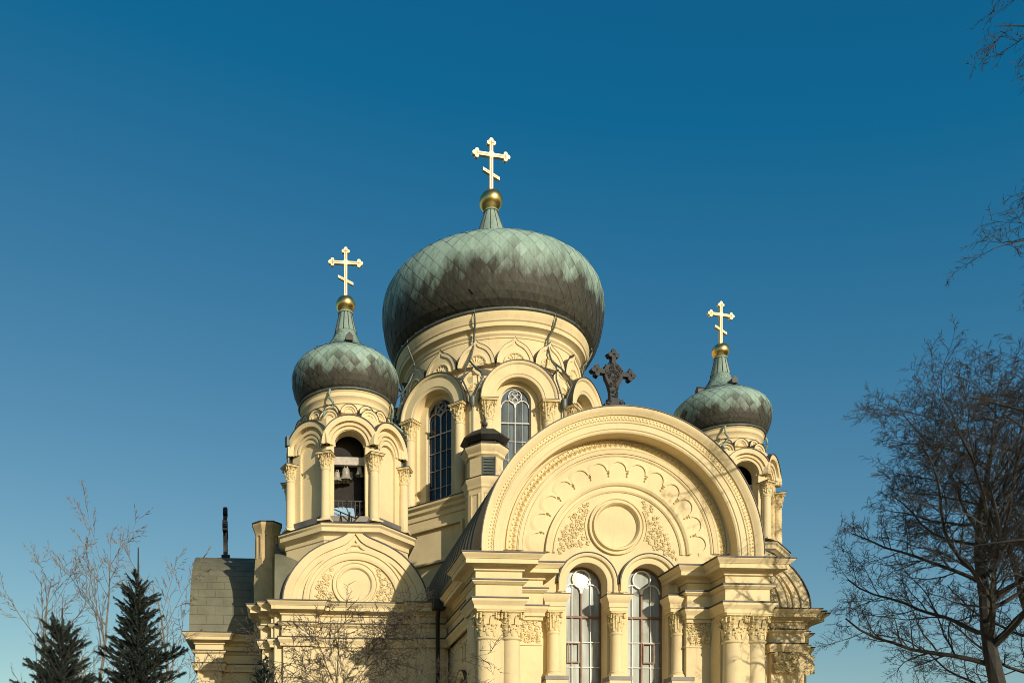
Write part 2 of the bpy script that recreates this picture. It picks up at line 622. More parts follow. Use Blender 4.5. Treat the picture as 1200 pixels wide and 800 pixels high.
def window_mesh(name, hw, sp, zb, panes, bar, frame, bars, glass_m, wood=None, casement=None, quatre=False, transom=()):
    """arched window in the xz plane, y = 0 at the glass, bars towards -y"""
    mb = MB()
    n = 20
    out = [(hw, zb)] + [(hw * math.cos(PI * i / n), sp + hw * math.sin(PI * i / n)) for i in range(n + 1)] + [(-hw, zb)]
    mb.prism(out, .02, .05, 0)
    panes_(mb, hw, sp, zb, panes, tz_of(transom, sp, hw))
    k = .07 * hw / .6
    fr = bar * 1.6
    mb.arch(0, sp, [(hw - fr, -.06), (hw, -.06), (hw, -.002), (hw - fr, -.002)], 0, PI, 24, 1)
    for s in (-1, 1):
        x = s * (hw - fr / 2)
        mb.box(x - fr / 2, x + fr / 2, -.06, -.002, zb, sp, 1)
    mb.box(-hw + fr, hw - fr, -.06, -.002, zb, zb + fr, 1)
    tz = sp - hw * .55 if not transom else transom[0]
    cr = hw * .46
    cz = sp + hw * .42
    # centre mullion with two lancets and a circle above
    lz = sp - hw * .28
    mb.box(-bar * .8, bar * .8, -.065, -.003, zb + fr, lz, 1)
    rl = (hw - fr) / 2
    for s in (-1, 1):
        mb.arch(s * rl, lz, [(rl - bar, -.062), (rl, -.062), (rl, -.004), (rl - bar, -.004)], 0, PI, 18, 2)
        mb.box(s * rl - bar * .32, s * rl + bar * .32, -.045, -.003, zb + fr, lz + rl - bar, 2)
    mb.arch(0, cz, [(cr - bar * 1.0, -.07), (cr, -.07), (cr, -.005), (cr - bar * 1.0, -.005)], 0, 2 * PI, 26, 2)
    if quatre:
        for q in range(4):
            a = PI / 2 * q
            mb.arch(cr * .42 * math.cos(a), cz + cr * .42 * math.sin(a), [(cr * .40 - bar * .55, -.055), (cr * .40, -.055), (cr * .40, -.006), (cr * .40 - bar * .55, -.006)], 0, 2 * PI, 16, 2)
    mb.box(-bar * .9, bar * .9, -.06, -.003, lz, cz - cr, 2)
    mb.box(-hw + fr, hw - fr, -.072, -.006, tz - bar, tz + bar, 3)
    z = tz
    while True:
        z -= panes
        if z < zb + .2:
            break
        mb.box(-hw + fr, hw - fr, -.05, -.007, z - bar * .35, z + bar * .35, 2)
    if casement:
        x0, x1, z0, z1 = casement
        w = bar * 1.1
        mb.box(x0, x1, -.10, -.066, z0, z0 + w, 3)
        mb.box(x0, x1, -.10, -.066, z1 - w, z1, 3)
        mb.box(x0, x0 + w, -.10, -.066, z0 + w, z1 - w, 3)
        mb.box(x1 - w, x1, -.10, -.066, z0 + w, z1 - w, 3)
    return mesh_of(name, mb, [glass_m, frame, bars, wood or frame], 40)

# ------------------------------------------------------------------ the cathedral
X0, YC = 9.98, 40.2
church = empty('cathedral', (X0, YC, 0), 'pale yellow domed Orthodox cathedral with green copper onion domes and gold crosses', 'cathedral')

ENT = [(0, 7.40), (.05, 7.41), (.05, 7.50), (.07, 7.53), (.13, 7.62), (.13, 7.69), (0, 7.72), (0, 8.09), (.03, 8.10), (.05, 8.12), (.12, 8.17), (.12, 8.205), (0, 8.225),
       (0, 8.47), (.03, 8.48), (.06, 8.50), (.06, 8.55), (.12, 8.60), (.14, 8.615), (.36, 8.62), (.36, 8.745), (.39, 8.75), (.40, 8.775), (.46, 8.82), (.49, 8.86), (.49, 8.88), (0, 8.93), (-.25, 8.93), (-.25, 7.40)]
def entablature(mb, path):
    mb.plan(path, ENT, 0)
    for o, z in ((.13, 7.692), (.12, 8.207), (.49, 8.882)):
        mb.plan(path, [(o - .10, z + .02), (o + .028, z), (o + .028, z + .038), (o - .10, z + .06)], 1)
    mb.plan(path, [(-.24, 8.935), (.40, 8.90), (.40, 8.93), (-.24, 8.96)], 1)

YB, YS, YA, YT, YG = 24.15, 25.0, 25.0, 25.6, 26.13
porch = node('porch', church, T(X0, YA, 0))

# walls of the porch
xl0, xl1, xl2 = 6.0, 8.25, 8.52
xl0 = 5.55; xl1 = 6.91; xl2 = 7.78
xr0 = 14.30; xr1 = 12.95; xr2 = 12.22
pl = [(xl0 + .35, 30.6), (xl0 + .35, 25.4), (xl0, 25.4), (xl0, YB), (xl1, YB), (xl1, YS), (xl2, YS), (xl2, YT + .3)]
prr = [(xr2, YT + .3), (xr2, YS), (xr1, YS), (xr1, YB), (xr0, YB), (xr0, 25.4), (xr0 - .35, 25.4), (xr0 - .35, 30.6)]
mb = MB()
entablature(mb, pl)
build('entablature', mb, ['stucco', 'flash'], porch)
mb = MB()
entablature(mb, prr)
build('entablature', mb, ['stucco', 'flash'], porch)
mb = MB()
for p in (pl, prr):
    mb.plan(p, [(-.12, 0), (-.12, 7.40), (-.30, 7.40), (-.30, 0)])
# window wall and tympanum
wc = [at(687.5, 682, YT)[0], at(759.5, 684, YT)[0]]
mid = (wc[0] + wc[1]) / 2
tz = 9.40
tx = at(724, 640, YT)[0]
zsp = at(723, 684, YT)[1]
arched_slab(mb, 6.6, mid, 2.0, 9.9, wc[0], .64, zsp, 3.2, YT, YT + .6)
arched_slab(mb, mid, 13.6, 2.0, 9.9, wc[1], .64, zsp, 3.2, YT, YT + .6)
half = [(tx + 3.75 * math.cos(PI * i / 48), tz + .45 + 3.70 * math.sin(PI * i / 48)) for i in range(49)]
mb.prism(half + [(tx - 3.75, 9.901), (tx + 3.75, 9.901)], YT + .001, YT + .55)
mb.box(6.3, 14.0, 25.7, 26.2, 0, 2.0)
build('wall', mb, 'stucco', porch)

# big arch (archivolt)
ax, az = 10.21, 9.36
mb = MB()
yf, yb = YA, YT + .25
AR = [(3.62, yb), (3.62, yf + .06), (3.66, yf + .03), (3.70, yf + .03), (3.72, yf), (3.88, yf), (3.90, yf - .03), (3.93, yf - .03), (3.94, yf), (4.11, yf), (4.12, yf - .05), (4.17, yf - .08), (4.22, yf - .13), (4.30, yf - .16), (4.32, yf - .16), (4.32, yb)]
mb.arch(ax, az, AR, 0, PI, 96)
# stilt down to the entablature
for s in (-1, 1):
    pts = [(ax + s * r, y) for r, y in AR]
    mb.add([(x, y, 8.9) for x, y in pts] + [(x, y, az) for x, y in pts], [(i, (i + 1) % len(pts), (i + 1) % len(pts) + len(pts), i + len(pts)) for i in range(len(pts))])
mb.arch(ax, az, [(4.325, yf - .18), (4.35, yf - .18), (4.35, yb), (4.325, yb)], 0, PI, 96, 1)
# ornament along the outer band
N = 116
for i in range(N):
    a = PI * (i + .5) / N
    for s in (-1, 1):
        c, d = math.cos(a), math.sin(a)
        leaf(mb, (ax + 3.945 * c, yf - .001, az + 3.945 * d), (math.cos(a + s * .7), math.sin(a + s * .7)), .105, .024, .032, 2)
    mb.ball((ax + 4.075 * math.cos(a + .02), yf - .01, az + 4.06 * math.sin(a + .02)), .022, 6, 4, mat=2)
build('archivolt', mb, ['stucco', 'flash', 'trim'], porch)

# tympanum mouldings
mb = MB()
y = YT
sz = 1.0
tcz = tz + .15
mb.arch(tx, tcz, [(3.44, y + .02), (3.44, y - .08), (3.48, y - .12), (3.52, y - .12), (3.54, y - .05), (3.60, y - .05), (3.60, y + .02)], 0, PI, 90)
mb.arch(tx, tcz, [(3.14, y + .02), (3.14, y - .08), (3.165, y - .09), (3.175, y - .05), (3.43, y - .05), (3.43, y + .02)], 0, PI, 90)
mb.arch(tx, tcz, [(2.94, y + .02), (2.94, y - .015), (2.97, y - .04), (3.0, y - .04), (3.0, y + .02)], 0, PI, 90)
N = 62
for i in range(N):                       # running leaf band
    a = PI * (i + .5) / N
    c, d = math.cos(a), math.sin(a)
    for s in (-1, 1):
        leaf(mb, (tx + 3.20 * c, y - .051, tcz + 3.20 * d), (math.cos(a + s * .55), math.sin(a + s * .55)), .20, .045, .05, 1)
    leaf(mb, (tx + 3.22 * c, y - .051, tcz + 3.22 * d), (c, d), .13, .03, .06, 1)
    mb.ball((tx + 3.39 * c, y - .06, tcz + 3.39 * d), .03, 6, 4, mat=1)
N = 118
for i in range(N):                       # dentils
    a = PI * (i + .5) / N
    w = PI / N * .55
    rows = [[(tx + r * math.cos(a + s), yy, tcz + r * math.sin(a + s)) for s in (-w, w)] for r, yy in ((3.015, y + .01), (3.015, y - .06), (3.13, y - .085), (3.13, y + .01))]
    mb.grid(rows, close_v=False)
    mb.add([rows[0][0], rows[1][0], rows[2][0], rows[3][0]], [(0, 1, 2, 3)])
    mb.add([rows[0][1], rows[1][1], rows[2][1], rows[3][1]], [(3, 2, 1, 0)])
# inner arch round the roundel
mb.arch(tx, tcz - .12, [(1.96, y + .02), (1.96, y - .03), (2.0, y - .06), (2.04, y - .06), (2.06, y - .015), (2.14, y - .015), (2.16, y - .07), (2.22, y - .11), (2.29, y - .11), (2.29, y + .02)], R(2), R(178), 72)
# scallops with pendants
for k in range(13):
    a = R(7) + (PI - R(14)) * k / 12
    cx, cz = tx + 2.54 * math.cos(a), tcz - .03 + 2.54 * math.sin(a)
    mb.arch(cx, cz, [(.255, y + .02), (.255, y - .036), (.275, y - .038), (.375, y - .003), (.375, y + .02)], a - R(92), a + R(92), 20)
for k in range(12):
    a = R(7) + (PI - R(14)) * (k + .5) / 12
    c, d = math.cos(a), math.sin(a)
    px, pz = tx + 2.56 * c, tcz - .03 + 2.56 * d
    leaf(mb, (px, y, pz), (-c, -d), .17, .055, .10)
    mb.ball((tx + 2.385 * c, y - .02, tcz - .03 + 2.385 * d), .032, 6, 4)
build('tympanum_moulding', mb, ['stucco', 'trim'], porch)

# roundel
rx, rz = at(722, 617, YT)
mb = MB()
mb.arch(rx, rz, [(.64, y + .02), (.64, y - .02), (.67, y - .10), (.70, y - .14), (.75, y - .14), (.77, y - .05), (.81, y - .05), (.83, y - .09), (.87, y - .09), (.88, y + .02)], 0, 2 * PI, 64)
mb.lathe([(.0001, 0), (.63, 0)], 40, cap=False)
mb.v = mb.v[:-80]; mb.f = [f for f in mb.f if max(f) < len(mb.v)]; mb.m = mb.m[:len(mb.f)]
build('roundel', mb, 'stucco', porch)

# floral spandrels either side of the roundel
for sgn, sd in ((-1, 3), (1, 8)):
    mb = MB()
    def inside(x, z, sgn=sgn):
        px, pz = sgn * (x - rx), z - rz
        tri = [(.90, .78), (1.86, -.86), (.86, -.56)]
        if sgn > 0:
            tri = [(.92, .80), (1.78, -.95), (1.02, -.50)]
        def side(p, q):
            return (q[0] - p[0]) * (pz - p[1]) - (q[1] - p[1]) * (px - p[0])
        ok = side(tri[0], tri[1]) < .30 and side(tri[1], tri[2]) < 0 and side(tri[2], tri[0]) < .06
        return ok and px * px + pz * pz > .99 ** 2 and (x - tx) ** 2 + (z - tcz + .12) ** 2 < 1.88 ** 2
    scroll_field(mb, inside, (rx - 2, rx + 2, rz - 1.1, rz + 1.0), y, .082, .022, sd)
    # raised border between field and roundel
    a0, a1 = (R(150), R(205)) if sgn < 0 else (R(-25), R(30))
    mb.arch(rx, rz, [(.955, y + .01), (.955, y - .03), (.985, y - .03), (.985, y + .01)], a0, a1, 20)
    build('floral_relief', mb, 'trim', porch)

# hood mouldings over the twin windows
for cxw in wc:
    mb = MB()
    HP = [(.64, y + .02), (.64, y - .02), (.66, y - .03), (.80, y - .03), (.82, y - .10), (.87, y - .13), (.905, y - .13), (.92, y + .02)]
    mb.arch(cxw, zsp, HP, 0, PI, 40)
    for s in (-1, 1):
        q = [(cxw + s * r, yy) for r, yy in HP]
        k = len(q)
        mb.add([(a, b, zsp - .24) for a, b in q] + [(a, b, zsp) for a, b in q], [(i, (i + 1) % k, (i + 1) % k + k, i + k) for i in range(k)] + [tuple(range(k))])
        mb.box(cxw + s * .87 - .07, cxw + s * .87 + .07, y - .15, y + .02, zsp - .29, zsp - .241)
    mb.arch(cxw, zsp, [(.922, y - .14), (.945, y - .14), (.945, y + .02), (.922, y + .02)], 0, PI, 40, 1)
    build('window_hood', mb, ['stucco', 'flash'], porch)

# twin windows: left one turned to place the sun glint, right one turned away from it
def pane_turn(cxw):
    if cxw == wc[0]:
        p = Vector((*at(690, 676, YG)[:1], YG, at(690, 676, YG)[1]))
        n_ = (SUN - (p - Vector((0, 0, EYE))).normalized()).normalized()
        return RZ(math.atan2(n_.x, -n_.y)) @ Matrix.Rotation(-math.asin(n_.z), 4, 'X')
    return RZ(R(-1.8))
tr = zsp - .92
for cxw, cas in ((wc[0], (-.44, -.05, zsp - 2.35, zsp - 1.72)), (wc[1], (.02, .41, zsp - 2.35, zsp - 1.72))):
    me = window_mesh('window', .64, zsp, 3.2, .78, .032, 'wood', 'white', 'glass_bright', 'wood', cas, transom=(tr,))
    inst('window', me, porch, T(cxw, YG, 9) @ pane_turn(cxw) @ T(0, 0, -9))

# columns of the window zone with their imposts
z_imp0, z_imp1 = at(722, 717, YT - .2)[1], at(722, 697, YT - .3)[1]
zb_c = at(722, 793, 25.3)[1]
me_wc = column_mesh('column', z_imp0 - zb_c, .62, .175, .24, 5)
for u in (648.5, 722, 794):
    cx = at(u, 760, 25.42)[0]
    inst('column', me_wc, porch, T(cx, 25.42, zb_c))
    mb = MB()
    hwp = .30 if u != 722 else .27
    pth = [(cx - hwp, YT + .1), (cx - hwp, 25.24), (cx + hwp, 25.24), (cx + hwp, YT + .1)]
    zi = z_imp0
    mb.plan(pth, [(-.05, zi + .003), (.0, zi + .003), (.0, zi + .10), (.03, zi + .12), (.03, zi + .24), (.06, zi + .28), (.13, zi + .40), (.13, zi + .47), (-.05, zi + .50)])
    mb.box(cx - hwp + .012, cx + hwp - .012, 25.252, YT + .05, zi + .004, zi + .465)
    mb.plan(pth, [(-.1, zi + .508), (.15, zi + .474), (.15, zi + .495), (-.1, zi + .53)], 1)
    build('impost', mb, ['stucco', 'flash'], porch)
    mb = MB()
    mb.box(cx - .36, cx + .36, 25.06, YT - .001, zb_c - .12, zb_c - .002, 1)
    mb.box(cx - .33, cx + .33, 25.085, YT - .002, zb_c - 2.2, zb_c - .121, 0)
    build('pedestal', mb, ['stucco', 'lead'], porch)

# big columns and pilasters
me_bc = column_mesh('column', 7.40 - 2.6, .78, .275, .34, 11)
for u in (569.4, 598.2, 858, 884.5):
    cx = at(u, 760, YB + .26)[0]
    inst('column', me_bc, porch, T(cx, YB + .26, 2.6))
for xa, xb in ((xl0, xl1), (xr1, xr0)):
    mb = MB()
    mb.box(xa - .1, xb + .1, YB - .15, 25.4, 0, 2.4)
    mb.box(xa - .2, xb + .2, YB - .25, 25.4, 2.4, 2.6)
    mb.box(xa + .03, xb - .03, YB + .36, 25.395, 2.6, 7.395)
    build('pedestal', mb, 'stucco', porch)
for xa, xb in ((xl1 - .1, xl2 - .02), (xr2 + .02, xr1 + .1)):
    mb = MB()
    mb.box(xa, xb, YS + .10, YT, 2.5, 7.40)
    mb.box(xa - .03, xb + .03, YS + .06, YT, 6.56, 6.62)
    zc = at(700, 752, YS)[1]
    scroll_field(mb, lambda x, z: xa + .08 < x < xb - .08 and 6.66 < z < 7.34, (xa, xb, 6.6, 7.4), YS + .10, .10, .03, 4, 1)
    for k in range(4):
        xx = xa + (xb - xa) * (k + .5) / 4
        leaf(mb, (xx, YS + .10, 6.66), (0, 1), .36, .09, .10, 1)
    mb.box(xa - .03, xb + .03, YS + .02, YT, 7.30, 7.397)
    build('pilaster', mb, ['stucco', 'trim'], porch)

# side wall details facing left
mb = MB()
xs = xl0 + .47
for k in range(6):
    mb = MB()
    yy = 25.9 + k * .42
    mb.box(xs - .05, xs + .02, yy, yy + .10, 6.55, 7.05)
    mb.box(xs - .09, xs + .02, yy - .03, yy + .13, 7.051, 7.14)
    build('slot', mb, 'stucco', porch)
mb = MB()
mb.X = T(xs, 28.0, 0) @ RZ(-PI / 2)
mb.arch(0, 5.4, [(.62, .02), (.62, -.06), (.80, -.12), (.86, -.12), (.86, .02)], 0, PI, 28)
mb.arch(0, 5.4, [(.865, .02), (.865, -.13), (.89, -.13), (.89, .02)], 0, PI, 28, 1)
mb.add([(.6 * math.cos(PI * i / 16), -.01, 5.4 + .6 * math.sin(PI * i / 16)) for i in range(17)] + [(-.6, -.01, 3), (.6, -.01, 3)], [tuple(range(19))], 2)
build('side_window', mb, ['stucco', 'flash', 'glass_dark'], porch)

# barrel roof of the porch
mb = MB()
n = 40
rows = []
for yy in [YT + .26] + [26.4 + .62 * i for i in range(17)]:
    rows.append([(ax + 4.33 * math.cos(PI * i / n), yy, az - .02 + 4.30 * math.sin(PI * i / n)) for i in range(n + 1)])
mb.grid(rows)
for yy in [26.4 + .62 * i for i in range(16)]:
    mb.arch(ax, az - .02, [(4.32, yy - .02), (4.365, yy - .015), (4.365, yy + .015), (4.32, yy + .02)], 0, PI, 40)
mb.box(ax - 4.6, ax - 4.2, YT, 36, 8.9, az)
mb.box(ax + 4.2, ax + 4.4, YT, 36, 8.9, az)
build('barrel_roof', mb, 'roof', porch, sharp=25)

# ornate dark cross on top of the arch
def roof_cross_mesh():
    mb = MB()
    t = .085
    def trefoil(cx, cz, d):
        dx, dz = d
        nx, nz = -dz, dx
        mb.X = T(0, 0, 0)
        for (a, b) in ((.12, 0), (0, .12), (0, -.12)):
            px, pz = cx + dx * a + nx * b, cz + dz * a + nz * b
            q = []
            for i in range(10):
                an = 2 * PI * i / 10
                q.append((px + .085 * math.cos(an), pz + .085 * math.sin(an)))
            mb.prism(q, -t + .001 * b, t + .001 * a)
            mb.prism([(px + .12 * (dx * a + nx * b) / .12 + .02 * nx, pz + .12 * (dz * a + nz * b) / .12 + .02 * nz), (px + .05 * nx, pz + .05 * nz), (px - .05 * nx, pz - .05 * nz)], -t * .8, t * .8)
    zc = 1.12
    mb.prism([(-.13, .05), (.12, .05), (.13, .45), (.20, .70), (.30, .9), (.34, zc), (.30, 1.34), (.1, 1.45), (-.1, 1.45), (-.30, 1.34), (-.34, zc), (-.30, .9), (-.20, .70), (-.13, .45)], -.07, .07)
    for d in ((1, 0), (-1, 0), (0, 1)):
        nx, nz = -d[1], d[0]
        L = .60 if d[1] == 0 else .62
        c0, c1 = .2, L
        mb.prism([(d[0] * c0 + nx * .09, zc + d[1] * c0 + nz * .09), (d[0] * c1 + nx * .07, zc + d[1] * c1 + nz * .07), (d[0] * c1 - nx * .07, zc + d[1] * c1 - nz * .07), (d[0] * c0 - nx * .09, zc + d[1] * c0 - nz * .09)], -.075, .075)
        trefoil(d[0] * L, zc + d[1] * L, d)
    mb.X = Matrix.Identity(4)
    rng = random.Random(5)
    for k in range(26):
        an = rng.uniform(0, 2 * PI)
        rr = rng.uniform(.05, .28)
        curl(mb, rr * math.cos(an), zc + rr * math.sin(an), -.075, .075, 1.2, rng.uniform(0, 6), rng.choice((-1, 1)), .018, 9)
    for k in range(12):
        curl(mb, rng.uniform(-.13, .13), rng.uniform(.2, .8), -.075, .07, 1.2, rng.uniform(0, 6), rng.choice((-1, 1)), .018, 9)
    for k in range(16):
        an = 2 * PI * k / 16
        mb.ball((.34 * math.cos(an), 0, zc + .34 * math.sin(an)), .055, 6, 4)
    mb.prism([(-.42, -.25), (.42, -.25), (.36, -.02), (.2, .06), (.16, .2), (-.16, .2), (-.2, .06), (-.36, -.02)], -.14, .14)
    for s in (-1, 1):
        curl(mb, s * .27, .04, -.15, .12, 1.3, PI / 2, s, .03, 12)
    return mesh_of('roof_cross', mb, 'iron', 30)
me_rc = roof_cross_mesh()
cx_, cz_ = at(718, 476, YA + .75)
inst('roof_cross', me_rc, porch, T(cx_, YA + .75, cz_ + .02) @ RZ(R(12)) @ Matrix.Diagonal((.97, 1, .88, 1)))

# ------------------------------------------------------------------ corner bays with ogee gables
def corner_bay(cx, s, inner, outer):
    """cx = axis of the gable, s = +1 when the outer end lies to the right"""
    bay = node('corner_bay', church, T(cx, 30, 0))
    f = lambda x: cx + s * x
    Y = 30.0
    p = [(f(-inner), Y + .2), (f(-inner + .1), Y + .2), (f(-inner + .1), Y), (f(-inner + 1.2), Y), (f(-inner + 1.2), Y + .2), (f(outer - 1.9), Y + .2), (f(outer - 1.9), Y), (f(outer - .75), Y),
         (f(outer - .75), Y + .35), (f(outer - .38), Y + .35), (f(outer - .38), Y + .7), (f(outer), Y + .7), (f(outer), Y + 1.6), (f(outer - .25), Y + 1.6), (f(outer - .25), Y + 6)]
    if s < 0:
        p = p[::-1]
    mb = MB()
    entablature(mb, p)
    build('entablature', mb, ['stucco', 'flash'], bay)
    mb = MB()
    mb.plan(p, [(-.06, 0), (-.06, 7.40), (-.30, 7.40), (-.30, 0)])
    # blind arches and a band on the wall
    for k in (-1, 0, 1):
        xx = cx + k * 1.0
        mb.arch(xx, 5.7, [(.30, Y + .30), (.30, Y + .20), (.42, Y + .14), (.46, Y + .14), (.46, Y + .30)], 0, PI, 18)
    mb.box(min(f(-inner), f(outer - .5)), max(f(-inner), f(outer - .5)), Y + .23, Y + 5.5, 0, 8.91)
    build('wall', mb, 'stucco', bay)
    if s > 0:
        for xx in (outer - 1.35, outer - .55):
            mb = MB()
            for k in range(2):
                mb.X = T(f(xx), Y - .02 + .35 * (xx > outer - 1), 0)
                scroll_field(mb, lambda x, z: abs(x) < .42 and 6.72 < z < 7.32, (-.45, .45, 6.7, 7.4), -.05, .11, .035, 21 + k)
            build('capital_relief', mb, 'trim', bay)
    # ogee gable
    zb = 9.0
    mb = MB()
    W, Hh = 2.54, 2.72
    o = ogee(W, Hh, .21, 14, .26)
    mb.X = T(cx, Y + .12, zb)
    ring_strip(mb, o, scaled(o, .88), -.12, .5)
    ring_strip(mb, scaled(o, .879), [(x * .80 / .88, z * .80 / .88) for x, z in scaled(o, .88)], -.05, .4)
    mb.prism(scaled(o, .81), .04, .5)
    mb.arch(0, .0, [(1.98, .05), (1.98, -.03), (2.02, -.055), (2.07, -.055), (2.09, .05)], 0, PI, 44)
    mb.arch(0, .0, [(1.50, .05), (1.50, -.04), (1.56, -.06), (1.62, -.06), (1.64, -.01), (1.74, -.01), (1.76, -.06), (1.84, -.06), (1.86, .05)], 0, PI, 44)
    mb.arch(0, .62, [(.56, .05), (.56, 0), (.60, -.05), (.66, -.05), (.68, -.01), (.74, -.01), (.76, -.05), (.80, -.05), (.81, .05)], 0, 2 * PI, 44)
    for q, sd in ((-1, 5), (1, 6)):
        scroll_field(mb, lambda x, z: q * x > .5 and x * x + (z - .62) ** 2 > .92 ** 2 and x * x + z * z < 1.42 ** 2 and .06 < z < 1.15, (-1.5, 1.5, .05, 1.2), .035, .11, .028, sd, 1)
    oo = scaled(o, 1.0)
    ring_strip(mb, scaled(o, 1.018), scaled(o, 1.001), -.15, .52, 2)
    build('ogee_gable', mb, ['stucco', 'trim', 'flash'], bay)
    # the same gable on the outer side wall
    mb = MB()
    ring = ogee(2.45, 2.75, .12)
    mb.X = T(f(outer - .62), Y + 2.75, zb) @ RZ(s * PI / 2)
    ring_strip(mb, ring, scaled(ring, .86), -.1, .6)
    mb.prism(scaled(ring, .87), .02, .55)
    ring_strip(mb, scaled(ring, 1.03), scaled(ring, 1.001), -.12, 1.1, 1)
    build('side_gable', mb, ['stucco', 'roof_green'], bay)
    # little cross vaulted roof behind
    mb = MB()
    oo = scaled(o, .985)
    rows = [[(cx + x, yy, zb + z) for x, z in oo] for yy in (Y + .6, Y + 1.6, Y + 3.4, Y + 5.2)]
    mb.grid(rows)
    mb.box(cx - 2.9, cx + 2.9, Y + .4, Y + 5.6, 8.93, 9.06)
    build('roof', mb, 'roof', bay, sharp=25)
    return bay
corner_bay(2.60, -1, 3.35, 3.35)
corner_bay(16.75, 1, 2.9, 2.95)

mb = MB()
mb.tube([(5.42, 29.1, 8.7), (5.40, 29.3, 8.3), (5.50, 29.82, 7.3), (5.50, 29.84, 0)], .075, 10)
mb.box(5.20, 5.62, 28.95, 29.35, 8.55, 8.88)
build('rain_pipe', mb, 'iron', porch)

# ------------------------------------------------------------------ belfries
def gold_cross_mesh(H, arm, w, t):
    """three barred cross with trefoil ends, z = 0 at its foot"""
    mb = MB()
    za = H * .70
    yq = 0
    parts = [(-w / 2, w / 2, 0, H - w * 1.1)]
    mb.box(-w / 2, w / 2, -t, t, 0, H - w * 1.1)
    mb.box(-arm + w * 1.1, -w / 2 - .001, -t * .96, t * .96, za - w / 2, za + w / 2)
    mb.box(w / 2 + .001, arm - w * 1.1, -t * .96, t * .96, za - w / 2, za + w / 2)
    def disc(x, z, r, k):
        mb.prism([(x + r * math.cos(2 * PI * i / 16), z + r * math.sin(2 * PI * i / 16)) for i in range(16)], -t * k, t * k)
    for (ex, ez, dx, dz) in ((-arm + w * 1.1, za, -1, 0), (arm - w * 1.1, za, 1, 0), (0, H - w * 1.1, 0, 1)):
        disc(ex + dx * w * .80, ez + dz * w * .80, w * .60, 1.03)
        disc(ex + dz * w * .78, ez + dx * w * .78, w * .58, 1.05)
        disc(ex - dz * w * .78, ez - dx * w * .78, w * .58, 1.07)
    disc(0, za, w * .95, 1.2)
    zl = H * .34
    k = .46
    L = arm * .46
    mb.prism([(-L, zl + L * k + w * .42), (-L, zl + L * k - w * .42), (L, zl - L * k - w * .42), (L, zl - L * k + w * .42)], -t * .9, t * .9)
    g = w * .14
    for s in (-1, 1):
        yy = s * t
        mb.box(-g, g, yy * 1.0 - .004, yy * 1.0 + .004, H * .06, za - w, 1)
        mb.box(-g, g, yy - .004, yy + .004, za + w, H - w * .4, 1)
        for q in (-1, 1):
            mb.box(min(q * w, q * (arm - w * .3)), max(q * w, q * (arm - w * .3)), yy * .96 - .004, yy * .96 + .004, za - g, za + g, 1)
            mb.box(q * (arm - w * 1.1) - g, q * (arm - w * 1.1) + g, yy * 1.08 - .004, yy * 1.08 + .004, za - w * .8, za + w * .8, 1)
        mb.box(-w * .8, w * .8, yy * 1.08 - .004, yy * 1.08 + .004, H - w * 1.1 - g, H - w * 1.1 + g, 1)
        mb.prism([(-L * .8, zl + L * .8 * k + g), (-L * .8, zl + L * .8 * k - g), (L * .8, zl - L * .8 * k - g), (L * .8, zl - L * .8 * k + g)], yy * .92 - .004, yy * .92 + .004, 1)
    return mesh_of('gold_cross', mb, ['gold_cross', 'gold_dark'], 30)

def interp(prof, n):
    """smooth resample of an (r, z) profile by arc length (Catmull-Rom)"""
    P = [Vector(p) for p in prof]
    out = []
    for i in range(len(P) - 1):
        p0, p1, p2, p3 = P[max(i - 1, 0)], P[i], P[i + 1], P[min(i + 2, len(P) - 1)]
        for k in range(12):
            t = k / 12
            out.append(.5 * ((2 * p1) + (p2 - p0) * t + (2 * p0 - 5 * p1 + 4 * p2 - p3) * t * t + (3 * p1 - p0 - 3 * p2 + p3) * t ** 3))
    out.append(P[-1])
    return out

